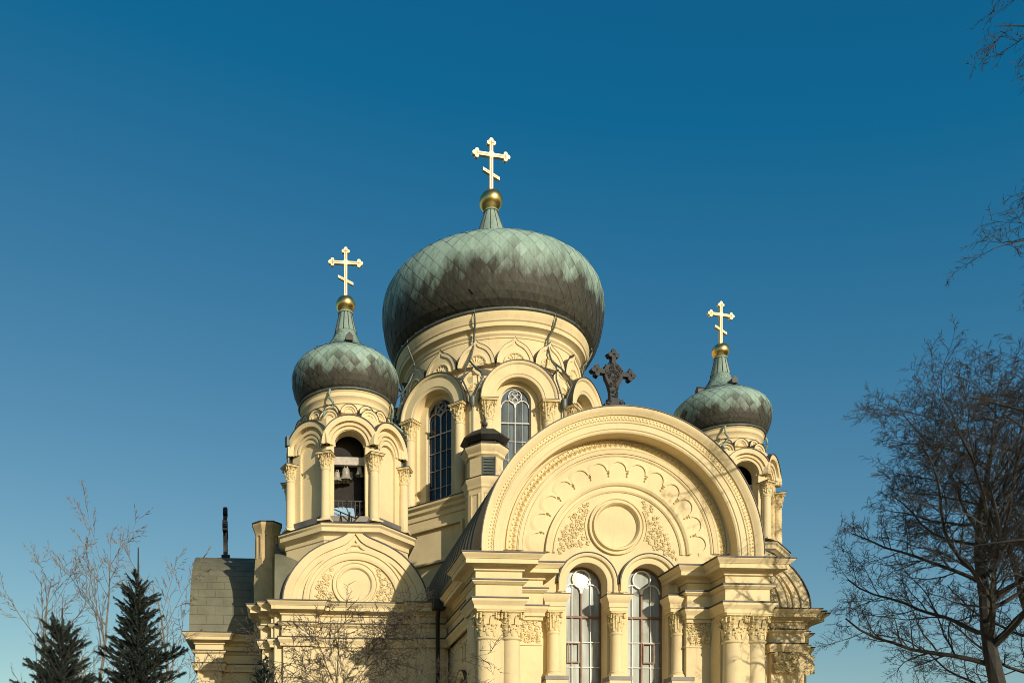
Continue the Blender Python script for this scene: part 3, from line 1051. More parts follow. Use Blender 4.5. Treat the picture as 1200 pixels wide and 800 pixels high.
def dome_mesh(name, prof, N, mats, cone_r, aspect=.62, lift=.03):
    """onion dome clad in lapped diamond sheets; upright strips on the spire"""
    C = interp(prof, 12)
    S = [0]
    for a, b in zip(C, C[1:]):
        S.append(S[-1] + (b - a).length)
    def point(s):
        s = min(max(s, 0), S[-1])
        import bisect
        i = min(max(bisect.bisect_right(S, s) - 1, 0), len(C) - 2)
        t = (s - S[i]) / max(1e-9, S[i + 1] - S[i])
        p = C[i].lerp(C[i + 1], t)
        d = (C[i + 1] - C[i]).normalized()
        return p, Vector((d.y, -d.x))
    # cut at the spire
    scut = S[-1]
    for p, s in zip(C, S):
        if s > S[-1] * .3 and p.x < cone_r:
            scut = s
            break
    mb = MB()
    und = [(max(.01, p.x - .035), p.y) for p in C]
    mb.lathe(und, 96, mat=1, cap=False)
    rows = [0]
    while rows[-1] < scut:
        p, _ = point(rows[-1])
        rows.append(rows[-1] + aspect * PI * p.x / N * 1.25)
    rng = random.Random(N)
    for j in range(-1, len(rows) - 2):
        r0 = rows[max(j, 0)] if j >= 0 else 0
        for i in range(N):
            a = 2 * PI * (i + .5 * (j % 2)) / N
            h = PI / N * .991
            def P(s, aa, o):
                p, nn = point(s)
                r = p.x + nn.x * o
                return (r * math.cos(aa), r * math.sin(aa), p.y + nn.y * o)
            jt = rng.uniform(-.4, .6) * lift
            v = [P(r0, a, lift + jt), P(rows[j + 1], a + h, lift * .5 + jt * .5), P(rows[j + 2], a, .0), P(rows[j + 1], a - h, lift * .5 - jt * .3)]
            m0 = P((r0 + rows[j + 2]) / 2, a, lift * .55)
            mb.add(v + [m0], [(0, 1, 4), (1, 2, 4), (2, 3, 4), (3, 0, 4)], 0)
    # spire sheets
    K = 12
    k0 = [i for i, s in enumerate(S) if s >= scut - .05]
    for i in range(K):
        a = 2 * PI * i / K
        rws = [[((C[q].x + .02) * math.cos(a + w * PI / K * .97), (C[q].x + .02) * math.sin(a + w * PI / K * .97), C[q].y) for w in (-1, -.33, .33, 1)] for q in k0[::2] + [k0[-1]]]
        mb.grid(rws, mat=2)
        mb.tube([((C[q].x + .02) * math.cos(a + PI / K), (C[q].x + .02) * math.sin(a + PI / K), C[q].y) for q in k0[::3] + [k0[-1]]], .018, 4, 3)
    e = C[-1]
    mb.lathe([(e.x * .9, e.y - .02), (e.x * 1.25, e.y), (e.x * 1.25, e.y + .05), (e.x * .6, e.y + .07)], 20, mat=2)
    return mesh_of(name, mb, mats, None)

def gilt_ball_mesh(r, z, neck):
    mb = MB()
    prof = [(neck, z - r * .95), (neck * 1.05, z - r * .86)]
    prof += [(r * math.sin(t), z - r * .88 * math.cos(t)) for t in [R(18 + 8.1 * k) for k in range(21)]]
    mb.lathe(prof, 40)
    return mesh_of('gold_ball', mb, 'gold', 40)

prof_s = [(1.55, 4.85), (1.66, 4.99), (1.82, 5.14), (1.97, 5.5), (2.04, 5.95), (2.0, 6.2), (1.85, 6.46), (1.55, 6.71), (1.2, 6.91), (.92, 7.10), (.70, 7.31), (.54, 7.55), (.42, 7.82), (.325, 8.18), (.23, 8.62)]
me_sdome = slumped(.045, dome_mesh('dome', prof_s, 32, ['copper_small', 'seam', 'patina', 'seam'], .40, .84, .014))
me_sball = gilt_ball_mesh(.37, 8.98, .20)
me_scross = gold_cross_mesh(1.85, .63, .112, .055)

def oct_pts(ap, rot=0):
    c = ap / math.cos(PI / 8)
    return [(c * math.cos(rot + PI / 8 + PI / 4 * k), c * math.sin(rot + PI / 8 + PI / 4 * k)) for k in range(8)]

def belfry_meshes():
    m = {}
    # body: eight arched walls, open to the front, back and diagonals alternately
    mb = MB()
    ap = 2.02
    side = 2 * ap * math.tan(PI / 8)
    for k in range(8):
        mb.X = RZ(PI / 4 * k) @ T(0, -ap, 0)
        hw = side / 2
        if k == 0:
            arched_slab(mb, -hw, hw, .25, 3.75, 0, .56, 2.76, .26, 0, .50)
            mb.box(-.70, .70, -.06, .4, .05, .25, 1)
        else:
            arched_slab(mb, -hw, hw, .25, 3.75, 0, .44, 2.62, .26, 0, .25)
            mb.box(-.46, .46, .10, .2, .2, 3.4)
            mb.box(-hw, hw, -.10, .2, .05, .27, 1)
        for r0, r1, d in ((.58, .66, .05), (.70, .78, .10), (.84, 1.02, .16)) if k == 0 else ((.46, .54, .04), (.60, .70, .08), (.84, 1.02, .16)):
            mb.arch(0, 2.76, [(r0, .02), (r0, -d), (r1 - .02, -d - .02), (r1, -d - .02), (r1, .02)], 0, PI, 28)
        mb.arch(0, 2.76, [(1.021, .10), (1.021, -.21), (1.05, -.21), (1.05, .10)], R(28), R(152), 24, 2)
        # spandrel panel closing the hood
        mb.prism([(.83 * math.cos(PI * i / 20), 2.76 + .83 * math.sin(PI * i / 20)) for i in range(21)] + [(-1.01 * math.cos(PI * i / 20), 2.76 + 1.01 * math.sin(PI * i / 20)) for i in range(21)], -.05, .3)
    mb.X = Matrix.Identity(4)
    m['body'] = mesh_of('belfry_wall', mb, ['stucco', 'lead', 'flash'])
    # floor and vault
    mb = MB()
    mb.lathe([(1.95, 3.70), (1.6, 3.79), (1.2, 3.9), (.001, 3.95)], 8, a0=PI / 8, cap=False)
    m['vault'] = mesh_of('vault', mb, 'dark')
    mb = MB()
    mb.lathe([(1.25, .205), (1.25, 3.62)], 8, a0=PI / 8)  # near-black core added so the opening looks shaded inside
    m['shade_core'] = mesh_of('dark_core', mb, 'dark')
    # neck with scallops and cornice
    mb = MB()
    mb.lathe([(2.1, 3.60), (1.75, 3.95), (1.56, 4.0), (1.56, 4.48), (1.60, 4.50), (1.60, 4.58), (1.64, 4.66), (1.70, 4.72), (1.70, 4.86), (1.74, 4.90), (1.74, 4.95), (1.4, 4.98)], 64, cap=False)
    for k in range(16):
        mb.X = RZ(2 * PI * k / 16) @ T(0, -1.57, 4.10)
        w = .30
        mb.prism([(w * math.cos(PI * i / 12), w * math.sin(PI * i / 12)) for i in range(13)], -.10, .10)
        mb.arch(0, 0, [(.14, -.08), (.14, -.12), (.17, -.14), (.19, -.12), (.19, -.08)], 0, PI, 12)
        mb.arch(0, 0, [(.23, -.08), (.23, -.14), (w, -.15), (w, -.08)], 0, PI, 12)
        mb.arch(0, 0, [(.301, .1), (.301, -.17), (.32, -.17), (.32, .1)], 0, PI, 12, 1)
    for k in range(8):
        mb.X = RZ(2 * PI * k / 8 + PI / 8) @ T(0, -1.80, 3.80)
        w = .36
        mb.prism([(w * math.cos(PI * i / 12), w * math.sin(PI * i / 12)) for i in range(13)], -.10, .25)
        mb.arch(0, 0, [(.17, -.08), (.17, -.13), (.21, -.14), (.21, -.08)], 0, PI, 12)
        mb.arch(0, 0, [(.29, -.08), (.29, -.14), (w, -.15), (w, -.08)], 0, PI, 12)
        mb.arch(0, 0, [(.361, .25), (.361, -.17), (.385, -.17), (.385, .25)], 0, PI, 12, 1)
    mb.X = Matrix.Identity(4)
    m['neck'] = mesh_of('neck', mb, ['stucco', 'flash'])
    # gutter ring
    mb = MB()
    mb.tube([(1.76 * math.cos(2 * PI * k / 64), 1.76 * math.sin(2 * PI * k / 64), 4.97) for k in range(64)], .05, 8, closed=True)
    m['gutter'] = mesh_of('gutter', mb, 'zinc', 60)
    # base cornice
    mb = MB()
    mb.plan([(x, y) for x, y in oct_pts(2.25)], [(0, -2.6), (0, -.72), (.04, -.70), (.04, -.55), (.10, -.50), (.24, -.44), (.24, -.30), (.30, -.24), (.30, -.18), (-.6, -.10)], 0, closed=True)
    mb.plan(oct_pts(2.25), [(.10, -.14), (.33, -.178), (.33, -.15), (-.4, -.02), (-.4, -.1)], 1, closed=True)
    mb.lathe([(2.62, -.10), (2.2, .02), (2.1, .16)], 8, a0=PI / 8, mat=1, cap=False)
    m['base'] = mesh_of('base_cornice', mb, ['stucco', 'flash'])
    # railing
    mb = MB()
    mb.X = T(0, -1.72, .26)
    mb.box(-.56, .56, -.02, .02, .62, .66)
    mb.box(-.56, .56, -.02, .02, .03, .06)
    for k in range(8):
        x = -.54 + 1.08 * k / 7
        mb.box(x - .012, x + .012, -.012, .012, .061, .619)
    for k in range(6):
        x = -.46 + .92 * k / 5
        curl(mb, x, .22, 0, .08, 1.3, 0, 1 if k % 2 else -1, .012, 12)
        curl(mb, x, .47, 0, .08, 1.3, PI, -1 if k % 2 else 1, .012, 12)
    m['railing'] = mesh_of('railing', mb, 'iron')
    # pipe
    mb = MB()
    mb.tube([(0, -1.80, 4.92), (0, -1.86, 4.78), (.0, -1.86, 4.62), (.12, -1.80, 4.45), (.10, -1.78, 4.3), (-.06, -1.92, 4.12), (-.12, -2.1, 3.95), (-.06, -2.26, 3.8)], .045, 7)
    m['pipe'] = mesh_of('spout', mb, 'patina', 60)
    mb = MB()
    mb.tube([(0, -2.36, 3.5), (0, -2.36, .5)], .05, 8)
    mb.box(-.10, .10, -2.46, -2.26, 3.15, 3.5)
    for z in (1.2, 2.4):
        mb.lathe([(.065, z), (.065, z + .06)], 8, (0, -2.36))
    m['downpipe'] = mesh_of('downpipe', mb, 'zinc', 40)
    return m
BM = belfry_meshes()
me_bcol = column_mesh('column', 2.40, .50, .165, .27, 17, flash=True)
mb_ = MB()
mb_.prism([(-.13, 0), (.13, 0), (.13, .16), (.0, .30), (-.13, .16)], -.2, .25)
me_lucarne = mesh_of('lucarne', mb_, 'flash')

def belfry(x, y, z, s, yaw=0, rot_cross=0, sh=.03):
    W = T(x, y, z) @ Matrix.Scale(s, 4)
    b = node('belfry', church, W)
    for k in ('base', 'body', 'vault', 'shade_core', 'neck', 'gutter', 'railing'):
        inst(BM[k].name, BM[k], b, W)
    for k in range(8):
        a = -PI / 2 + PI / 8 + PI / 4 * k
        inst('column', me_bcol, b, W @ T(2.27 * math.cos(a), 2.27 * math.sin(a), 0) @ RZ(a + PI / 2))
    for k in range(4):
        inst('spout', BM['pipe'], b, W @ RZ(PI / 8 + PI / 2 * k - PI / 4 * 1))
    for k in (2, 6):
        inst('downpipe', BM['downpipe'], b, W @ RZ(PI / 8 + PI / 4 * k))
    inst('dome', me_sdome, b, W)
    for k in range(4):
        a = PI / 4 * (2 * k) + R(3)
        inst('lucarne', me_lucarne, b, W @ RZ(a) @ T(0, -.92, 7.06))
    inst('gold_ball', me_sball, b, W)
    inst('gold_cross', me_scross, b, W @ T(0, 0, 9.28) @ RZ(rot_cross))
    return b
LT = (2.43, 32.4, 11.87)
RT = (17.18, 32.4, 11.63)
belfry(*LT, 1.0, 0, R(1))
belfry(*RT, .89, R(5), R(9), .06)
belfry(2.75, 48.0, 11.87, 1.0, R(9), R(2))

# bells and their beams inside the two belfries
def bell(loc, r, label, group='bells hanging in the left belfry'):
    o = empty('bell', loc, label, 'bell', group)
    W = T(*loc)
    mb = MB()
    mb.lathe([(r * .25, 0), (r * .42, -r * .05), (r * .52, -r * .25), (r * .56, -r * .8), (r * .68, -r * 1.3), (r * .9, -r * 1.6), (r * 1.0, -r * 1.75), (r * .94, -r * 1.75), (r * .6, -r * 1.25)], 24)
    mb.tube([(-r * .2, 0, -.02), (-r * .2, 0, r * .4), (r * .2, 0, r * .4), (r * .2, 0, -.02)], r * .08, 6)
    build('bell_body', mb, 'bell', o, W)
    mb = MB()
    mb.tube([(0, 0, -r * .3), (r * .06, 0, -r * 1.9)], r * .06, 6)
    mb.ball((r * .06, 0, -r * 1.95), r * .16, 8, 6)
    build('clapper', mb, 'iron', o, W)
bx, by, bz = LT
mb = MB()
mb.box(-.66, .66, -.10, .10, -.13, .13)
mb.box(-.60, .60, -.06, .06, .132, .17)
o = build('bell_beam', mb, 'beam', None, T(bx + .04, by - 1.42, bz + 2.42))
tag(o, 'grey timber beam carrying two small bells across the left belfry opening', 'beam')
bell((bx - .10, by - 1.42, bz + 2.20), .26, 'larger grey bell hanging left under the belfry beam')
bell((bx + .40, by - 1.42, bz + 2.24), .17, 'smaller grey bell hanging right under the belfry beam')
bell((bx - .42, by - 1.50, bz + 2.02), .20, 'pale bell half hidden behind the left column deeper in the belfry')
bx2, by2, bz2 = RT
mb = MB()
mb.box(-.6, .6, -.09, .09, -.1, .1)
o = build('bell_beam', mb, 'beam', None, T(bx2 + .02, by2 - 1.3, bz2 + 2.15))
tag(o, 'dark timber beam across the opening of the right belfry', 'beam')
bell((bx2 + .30, by2 - 1.3, bz2 + 1.98), .20, 'small bell hanging under the beam of the right belfry', 'bells hanging in the right belfry')
mb = MB()
mb.add([(-.55, 0, 0), (.18, .05, 0), (.20, .25, .36), (-.2, .3, .43), (-.55, .28, .38)], [(0, 1, 2, 3, 4)])
mb.add([(-.55, .02, 0), (.18, .07, 0), (.20, .27, .36), (-.2, .32, .43), (-.55, .3, .38)], [(4, 3, 2, 1, 0)])
o = build('sky_patch', mb, 'sky_blue', None, T(bx, by - 2.0, bz + .27))  # blue sheet added in place of sky showing through the opening
tag(o, 'flat pale blue sheet added as the sky seen through the left belfry opening', 'sheet')
# rods of an aerial on the ledge below the opening
mb = MB()
for a, b in (((-.28, -.2, -.35), (-.34, .1, .3)), ((-.06, -.2, -.35), (.0, .1, .3)), ((.18, -.25, -.05), (.08, 0, 1.0)), ((.18, -.25, -.05), (-.55, .1, .38)), ((.18, -.25, -.05), (.45, .1, .28))):
    mb.tube([a, b], .022, 5)
o = build('metal_rod_frame', mb, 'iron', None, T(bx, by - 2.15, bz + .1))
tag(o, 'thin dark metal rods standing behind the tip of the left gable', 'rod frame')

# ------------------------------------------------------------------ drum and great dome
drum = node('drum', church, T(X0, YC, 15))
WD = T(X0, YC, 0)
AP = 4.60
side = 2 * AP * math.tan(PI / 8)
mb = MB()
for k in range(8):
    mb.X = WD @ RZ(PI / 4 * k) @ T(0, -AP, 0)
    hw = side / 2
    arched_slab(mb, -hw, hw, 15.0, 20.0, 0, .66, 19.05, 15.25, .22, .6, 22)
    # outer layer with the wide niche
    arched_slab(mb, -hw, hw, 15.0, 20.0, 0, 1.02, 18.87, 15.02, 0, .219, 26)
mb.X = WD
mb.lathe([(4.98, 19.95), (4.6, 20.2), (4.03, 20.82)], 8, a0=PI / 8, mat=1, cap=False)
mb.lathe([(4.02, 20.4), (4.02, 21.95), (4.06, 21.97), (4.06, 22.04), (4.13, 22.12), (4.13, 22.22), (4.22, 22.28), (4.36, 22.33), (4.36, 22.50), (4.41, 22.53), (4.45, 22.68), (4.52, 22.80), (4.52, 22.90), (4.0, 22.95)], 96, cap=False)
mb.lathe([(4.2, 20.4), (.01, 20.4)], 8, cap=False)
mb.X = Matrix.Identity(4)
build('drum_wall', mb, ['stucco', 'lead'], drum)
# hoods
mb = MB()
HPD = [(1.02, .02), (1.02, -.22), (1.07, -.25), (1.12, -.25), (1.14, -.28), (1.52, -.28), (1.55, -.33), (1.60, -.36), (1.65, -.36), (1.65, .40), (1.6, .40)]
mb.arch(0, 18.87, HPD, 0, PI, 48)
mb.arch(0, 18.87, [(1.652, .42), (1.652, -.39), (1.685, -.39), (1.685, .42)], 0, PI, 48, 1)
me_hood = mesh_of('arch_hood', mb, ['stucco', 'flash'])
me_w_front = window_mesh('window', .65, 19.05, 15.26, .78, .024, 'bars', 'white', 'glass_grey', 'bars', None, True, (18.2,))
me_w_dark = window_mesh('window', .65, 19.05, 15.26, .78, .024, 'bars', 'bars', 'glass_dark', 'bars', None, True, (18.2,))
me_dcol = column_mesh('column', 3.88, .74, .21, .34, 23, flash=True)
for k in range(8):
    F = WD @ RZ(PI / 4 * k) @ T(0, -AP, 0)
    inst('arch_hood', me_hood, drum, F)
    inst('window', me_w_dark if k == 7 else me_w_front, drum, F @ T(0, .42, 0))
    for s in (-1, 1):
        inst('column', me_dcol, drum, F @ T(s * 1.30, -.12, 14.99))
# small gables
def kok_mesh(w, h, d, name='kokoshnik'):
    mb = MB()
    o = ogee(w, h, .16, 10, .42)
    ring_strip(mb, o, scaled(o, .84), -d, .25)
    mb.prism(scaled(o, .85), -d + .05, .25)
    mb.arch(0, 0, [(w * .50, -d + .06), (w * .50, -d), (w * .56, -d - .02), (w * .62, -d), (w * .62, -d + .06)], 0, PI, 20)
    for k in range(7):
        a = PI * (k + .5) / 7
        leaf(mb, (w * .14 * math.cos(a), -d + .048, w * .14 * math.sin(a) + .02), (math.cos(a), math.sin(a)), w * .32, w * .06, .05, 1)
        mb.ball((w * .45 * math.cos(a), -d + .04, w * .45 * math.sin(a) + .02), w * .045, 6, 4, mat=1)
    ring_strip(mb, scaled(o, 1.016), scaled(o, 1.001), -d - .015, .28, 2)
    return mesh_of(name, mb, ['stucco', 'trim', 'flash'])
me_kok = kok_mesh(.80, 1.12, .14)
me_kok_low = kok_mesh(.54, 1.15, .12)
for k in range(16):
    inst('kokoshnik', me_kok, drum, WD @ RZ(2 * PI * k / 16) @ T(0, -4.12, 20.78))
for k in range(8):
    inst('kokoshnik', me_kok_low, drum, WD @ RZ(2 * PI * k / 8 + PI / 8) @ T(0, -4.92, 19.35) @ Matrix.Rotation(R(-14), 4, 'X'))
# gutter
mb = MB()
mb.X = WD
mb.tube([(4.55 * math.cos(2 * PI * k / 96), 4.55 * math.sin(2 * PI * k / 96), 22.95) for k in range(96)], .065, 8, closed=True)
for k in range(48):
    a = 2 * PI * k / 48
    mb.tube([(4.45 * math.cos(a), 4.45 * math.sin(a), 23.02), (4.64 * math.cos(a), 4.64 * math.sin(a), 22.98)], .02, 5)
build('gutter', mb, 'zinc', drum, sharp=60)
mb = MB()
mb.tube([(0, -4.62, 22.92), (0, -4.64, 22.7), (0, -4.50, 22.40), (-.08, -4.25, 22.1), (-.10, -4.20, 21.75)], .042, 8)
mb.tube([(-.10, -4.20, 21.75), (-.16, -4.42, 21.2), (-.22, -4.62, 20.85), (.0, -4.95, 20.45), (.34, -5.08, 20.05), (.42, -5.14, 19.75), (.16, -5.16, 19.2), (.0, -5.14, 18.7), (0, -5.12, 15.0)], .042, 8)
mb.tube([(-.22, -4.62, 20.85), (-.30, -5.0, 20.4), (-.42, -5.14, 19.8), (-.16, -5.17, 19.2), (0.02, -5.15, 18.7)], .036, 8)
mb.lathe([(.075, 18.6), (.14, 18.75), (.14, 19.0)], 10, (0, -5.14))
me_dp = mesh_of('downpipe', mb, 'zinc', 60)
for k in range(8):
    inst('downpipe', me_dp, drum, WD @ RZ(PI / 8 + PI / 4 * k))
# podium below the drum
mb = MB()
pod = [(X0 + x, YC + y) for x, y in oct_pts(5.15)]
mb.plan(pod, [(0, 9.5), (0, 10.9), (.12, 10.95), (.12, 11.15), (0, 11.2), (0, 14.2), (.06, 14.22), (.06, 14.4), (.16, 14.5), (.16, 14.62), (.26, 14.72), (.26, 14.82), (-.9, 15.0)], 0, closed=True)
mb.plan(pod, [(.1, 14.87), (.29, 14.825), (.29, 14.85), (-.5, 14.99), (-.5, 14.9)], 1, closed=True)
s5 = 2 * 5.15 * math.tan(PI / 8)
for k in range(8):
    mb.X = WD @ RZ(PI / 4 * k) @ T(0, -5.15, 0)
    a, b = s5 / 2 - .35, .10
    for w, z0, z1 in (((-a), 12.3, 13.7), (a, 12.3, 13.7)):
        mb.box(w - b / 2, w + b / 2, -.17, .02, z0, z1)
    mb.box(-a - b / 2, a + b / 2, -.171, .02, 13.7, 13.8)
    mb.box(-a - b / 2, a + b / 2, -.171, .02, 12.2, 12.3)
mb.X = Matrix.Identity(4)
build('podium', mb, ['stucco', 'flash'], drum)
# lower roofs round the podium
mb = MB()
mb.plan(pod, [(0, 11.3), (.6, 11.0), (2.6, 9.3), (2.6, 8.6)], 0, closed=True)
for k in range(64):
    a = 2 * PI * k / 64
    mb.tube([(X0 + 5.7 * math.cos(a), YC + 5.7 * math.sin(a), 11.05), (X0 + 7.9 * math.cos(a), YC + 7.9 * math.sin(a), 9.4)], .03, 4)
build('lower_roof', mb, 'lead', drum)

cd = node('central_dome', church, T(X0, YC, 22.95))
prof_b = [(4.05, 22.80), (4.44, 23.0), (4.76, 23.3), (5.02, 23.9), (5.16, 24.7), (5.17, 25.3), (5.03, 25.8), (4.72, 26.17), (4.2, 26.48), (3.4, 26.80), (2.5, 27.10), (1.75, 27.38), (1.2, 27.75), (.88, 28.3), (.62, 29.2), (.29, 30.15)]
me_bdome = slumped(.060, dome_mesh('dome_shell', prof_b, 56, ['copper_big', 'seam', 'patina', 'seam'], .95, .90, .018))
inst('dome_shell', me_bdome, cd, WD)
hv = Vector((at(553, 349, 35.4)[0] - X0, 35.4 - YC, 0))
ha = math.atan2(hv.x, -hv.y)
mb = MB()
mb.prism([(-.17, 0), (0, -.2), (.17, 0), (0, .2)], -.03, .12)
build('hatch', mb, 'seam', cd, WD @ RZ(ha) @ T(0, -4.93, 23.72) @ Matrix.Rotation(R(20), 4, 'X'))
inst('gold_ball', gilt_ball_mesh(.555, 30.70, .28), cd, WD)
inst('gold_cross', gold_cross_mesh(2.50, .90, .165, .075), cd, WD @ T(0, 0, 31.15) @ RZ(R(7)))

# ------------------------------------------------------------------ vent turret and left turret
VY = 34.5
vt_x = at(568, 600, VY)[0]
vt = node('vent_turret', church, T(vt_x, VY, 10))
def zz(v):
    return at(568, v, VY - .70)[1]
mb = MB()
mb.X = T(vt_x, VY, 0)
ap = .735
mb.plan(oct_pts(ap), [(0, zz(720)), (0, zz(572)), (.05, zz(570)), (.05, zz(566)), (.13, zz(562)), (.13, zz(559)), (-.02, zz(557)), (-.05, zz(556)), (-.05, zz(534)), (.03, zz(532)), (.03, zz(529)), (.13, zz(525)), (.16, zz(523)), (.16, zz(521.5)), (-.3, zz(519))], 0, closed=True)
for v, o in ((558.5, .13), (521, .16)):
    mb.plan(oct_pts(ap), [(o - .15, zz(v) + .04), (o + .02, zz(v)), (o + .02, zz(v) + .02), (o - .15, zz(v) + .06)], 1, closed=True)
for k in range(8):
    mb.X = T(vt_x, VY, 0) @ RZ(PI / 4 * k) @ T(0, -ap, 0)
    for x in (-.17, .17):
        mb.box(x - .025, x + .025, -.03, .01, zz(690), zz(578))
    mb.box(-.195, .195, -.031, .01, zz(578), zz(576.5))
build('turret_body', mb, ['stucco', 'flash'], vt)
for k in (0, 7, 1, 6, 2):
    mb = MB()
    mb.X = T(vt_x, VY, 0) @ RZ(PI / 4 * k) @ T(0, -ap + .05, 0)
    w = .25
    if k == 0:
        z0, z1 = zz(555.5), zz(534.5)
        mb.box(-w, w, -.012, -.004, z0, z1, 1)
        for s in (-1, 1):
            mb.box(s * w - .02, s * w + .02, -.05, -.003, z0, z1, 1)
        for i in range(6):
            q = z0 + (z1 - z0) * (i + .5) / 6
            mb.add([(-w, -.06, q - .05), (w, -.06, q - .05), (w, -.013, q + .05), (-w, -.013, q + .05), (-w, -.05, q - .06), (w, -.05, q - .06), (w, -.0135, q + .03), (-w, -.0135, q + .03)], [(0, 1, 2, 3), (7, 6, 5, 4), (0, 4, 5, 1)], 0)
        build('louvre', mb, ['zinc', 'iron'], vt)
mb = MB()
mb.X = T(vt_x, VY, 0)
ze = zz(511)
mb.lathe([(.78, ze - .12), (1.0, ze + .02), (1.02, ze + .06), (.62, ze + .38), (.22, ze + .52), (.12, ze + .60)], 8, a0=PI / 8)
mb.lathe([(.70, zz(519)), (.70, ze - .13)], 8, a0=PI / 8, mat=1)
for k in range(8):
    a = PI / 8 + PI / 4 * k
    mb.box(.66 * math.cos(a) - .03, .66 * math.cos(a) + .03, .66 * math.sin(a) - .03, .66 * math.sin(a) + .03, zz(519.5), ze - .05)
mb.lathe([(.10, ze + .58), (.05, ze + .68), (.12, ze + .76), (.12, ze + .84), (.04, ze + .90), (.06, ze + .98), (.015, ze + 1.12)], 12)
build('turret_cap', mb, ['flash', 'dark'], vt, sharp=20)

lt = node('chimney_turret', church, T(-.55, 34, 9))
mb = MB()
tcx, tcy = at(313, 650, 34.0)[0], 34.0
def z2(v):
    return at(313, v, 33.4)[1]
mb.X = T(tcx, tcy, 0)
mb.plan(oct_pts(.44), [(.05, z2(760)), (.08, z2(680)), (.02, z2(652)), (0, z2(640)), (0, z2(622)), (.03, z2(620)), (.10, z2(614)), (.12, z2(613)), (.12, z2(610.5)), (-.4, z2(609))], 0, closed=True)
mb.plan(oct_pts(.44), [(0, z2(610)), (.15, z2(610.3)), (.15, z2(609.2)), (-.4, z2(608)), (-.4, z2(609))], 1, closed=True)
for k in range(8):
    mb.X = T(tcx, tcy, 0) @ RZ(PI / 4 * k) @ T(0, -.44, 0)
    for x in (-.115, .115):
        mb.box(x - .03, x + .03, -.035, .01, z2(652), z2(627))
    mb.arch(0, z2(627), [(.085, .01), (.085, -.035), (.145, -.035), (.145, .01)], 0, PI, 12)
build('turret_body', mb, ['brick_tan', 'flash'], lt)

# ------------------------------------------------------------------ side arm to the left
arm = node('side_arm', church, T(-1, YC, 0))
ay = 35.5
mb = MB()
pa = [(-3.55, 46), (-3.55, ay), (-2.4, ay), (-2.4, ay + .3), (3, ay + .3)]
entablature(mb, pa)
build('entablature', mb, ['stucco', 'flash'], arm)
mb = MB()
mb.plan(pa, [(-.08, 0), (-.08, 7.4), (-.3, 7.4), (-.3, 0)])
mb.box(-3.2, 4, ay + .5, 45, 0, 8.9)
build('wall', mb, 'stucco', arm)
mb = MB()
rr = 4.25
yc2, zc2 = YC, 9.0
rows = []
for xx in (-3.85, 0, 5):
    rows.append([(xx, yc2 - rr * math.cos(PI * i / 32), zc2 + rr * math.sin(PI * i / 32)) for i in range(33)])
mb.grid(rows)
mb.add(rows[0], [tuple(range(33))])
rng = random.Random(2)
# lapped sheet courses
for i in range(1, 16):
    a0 = PI / 2 * i / 16
    mb.tube([(-3.86, yc2 - (rr + .01) * math.cos(a0), zc2 + (rr + .01) * math.sin(a0)), (5, yc2 - (rr + .01) * math.cos(a0), zc2 + (rr + .01) * math.sin(a0))], .009, 4)
    for q in range(12):
        xx = -3.5 + .72 * q + (.36 if i % 2 else 0)
        a1 = PI / 2 * (i + 1) / 16
        mb.tube([(xx, yc2 - (rr + .01) * math.cos(a), zc2 + (rr + .01) * math.sin(a)) for a in (a0, (a0 + a1) / 2, a1)], .007, 4)
build('barrel_roof', mb, 'roof_green', arm, sharp=20)
xq, zq = at(264, 660, YC)
inst('roof_cross', me_rc, arm, T(xq, YC, zq + .1) @ RZ(R(92)) @ Matrix.Diagonal((1.25, 1.25, 1.28, 1)))

# ------------------------------------------------------------------ trees
def bark(name, col):
    return plain(name, col, .85, 0, .35, 6, .4)
M['bark_dark'] = bark('dark_bark', (.030, .026, .020))
M['bark_pale'] = bark('pale_bark', (.17, .14, .105))
M['bark_brown'] = bark('brown_twigs', (.060, .047, .033))
def needle_mat():
    m, n, l, b = new_mat('spruce_needles')
    co = n.new('ShaderNodeNewGeometry')
    t = ramp(n, l, co.outputs['Random Per Island'], [(0, (.006, .012, .010)), (.6, (.013, .024, .019)), (1, (.055, .078, .056))])
    l.new(t.outputs[0], b.inputs['Base Color'])
    b.inputs['Roughness'].default_value = .7
    return m
M['needles'] = needle_mat()

def rand_perp(d, rng):
    v = Vector((rng.gauss(0, 1), rng.gauss(0, 1), rng.gauss(0, 1)))
    v -= d * v.dot(d)
    return v.normalized()

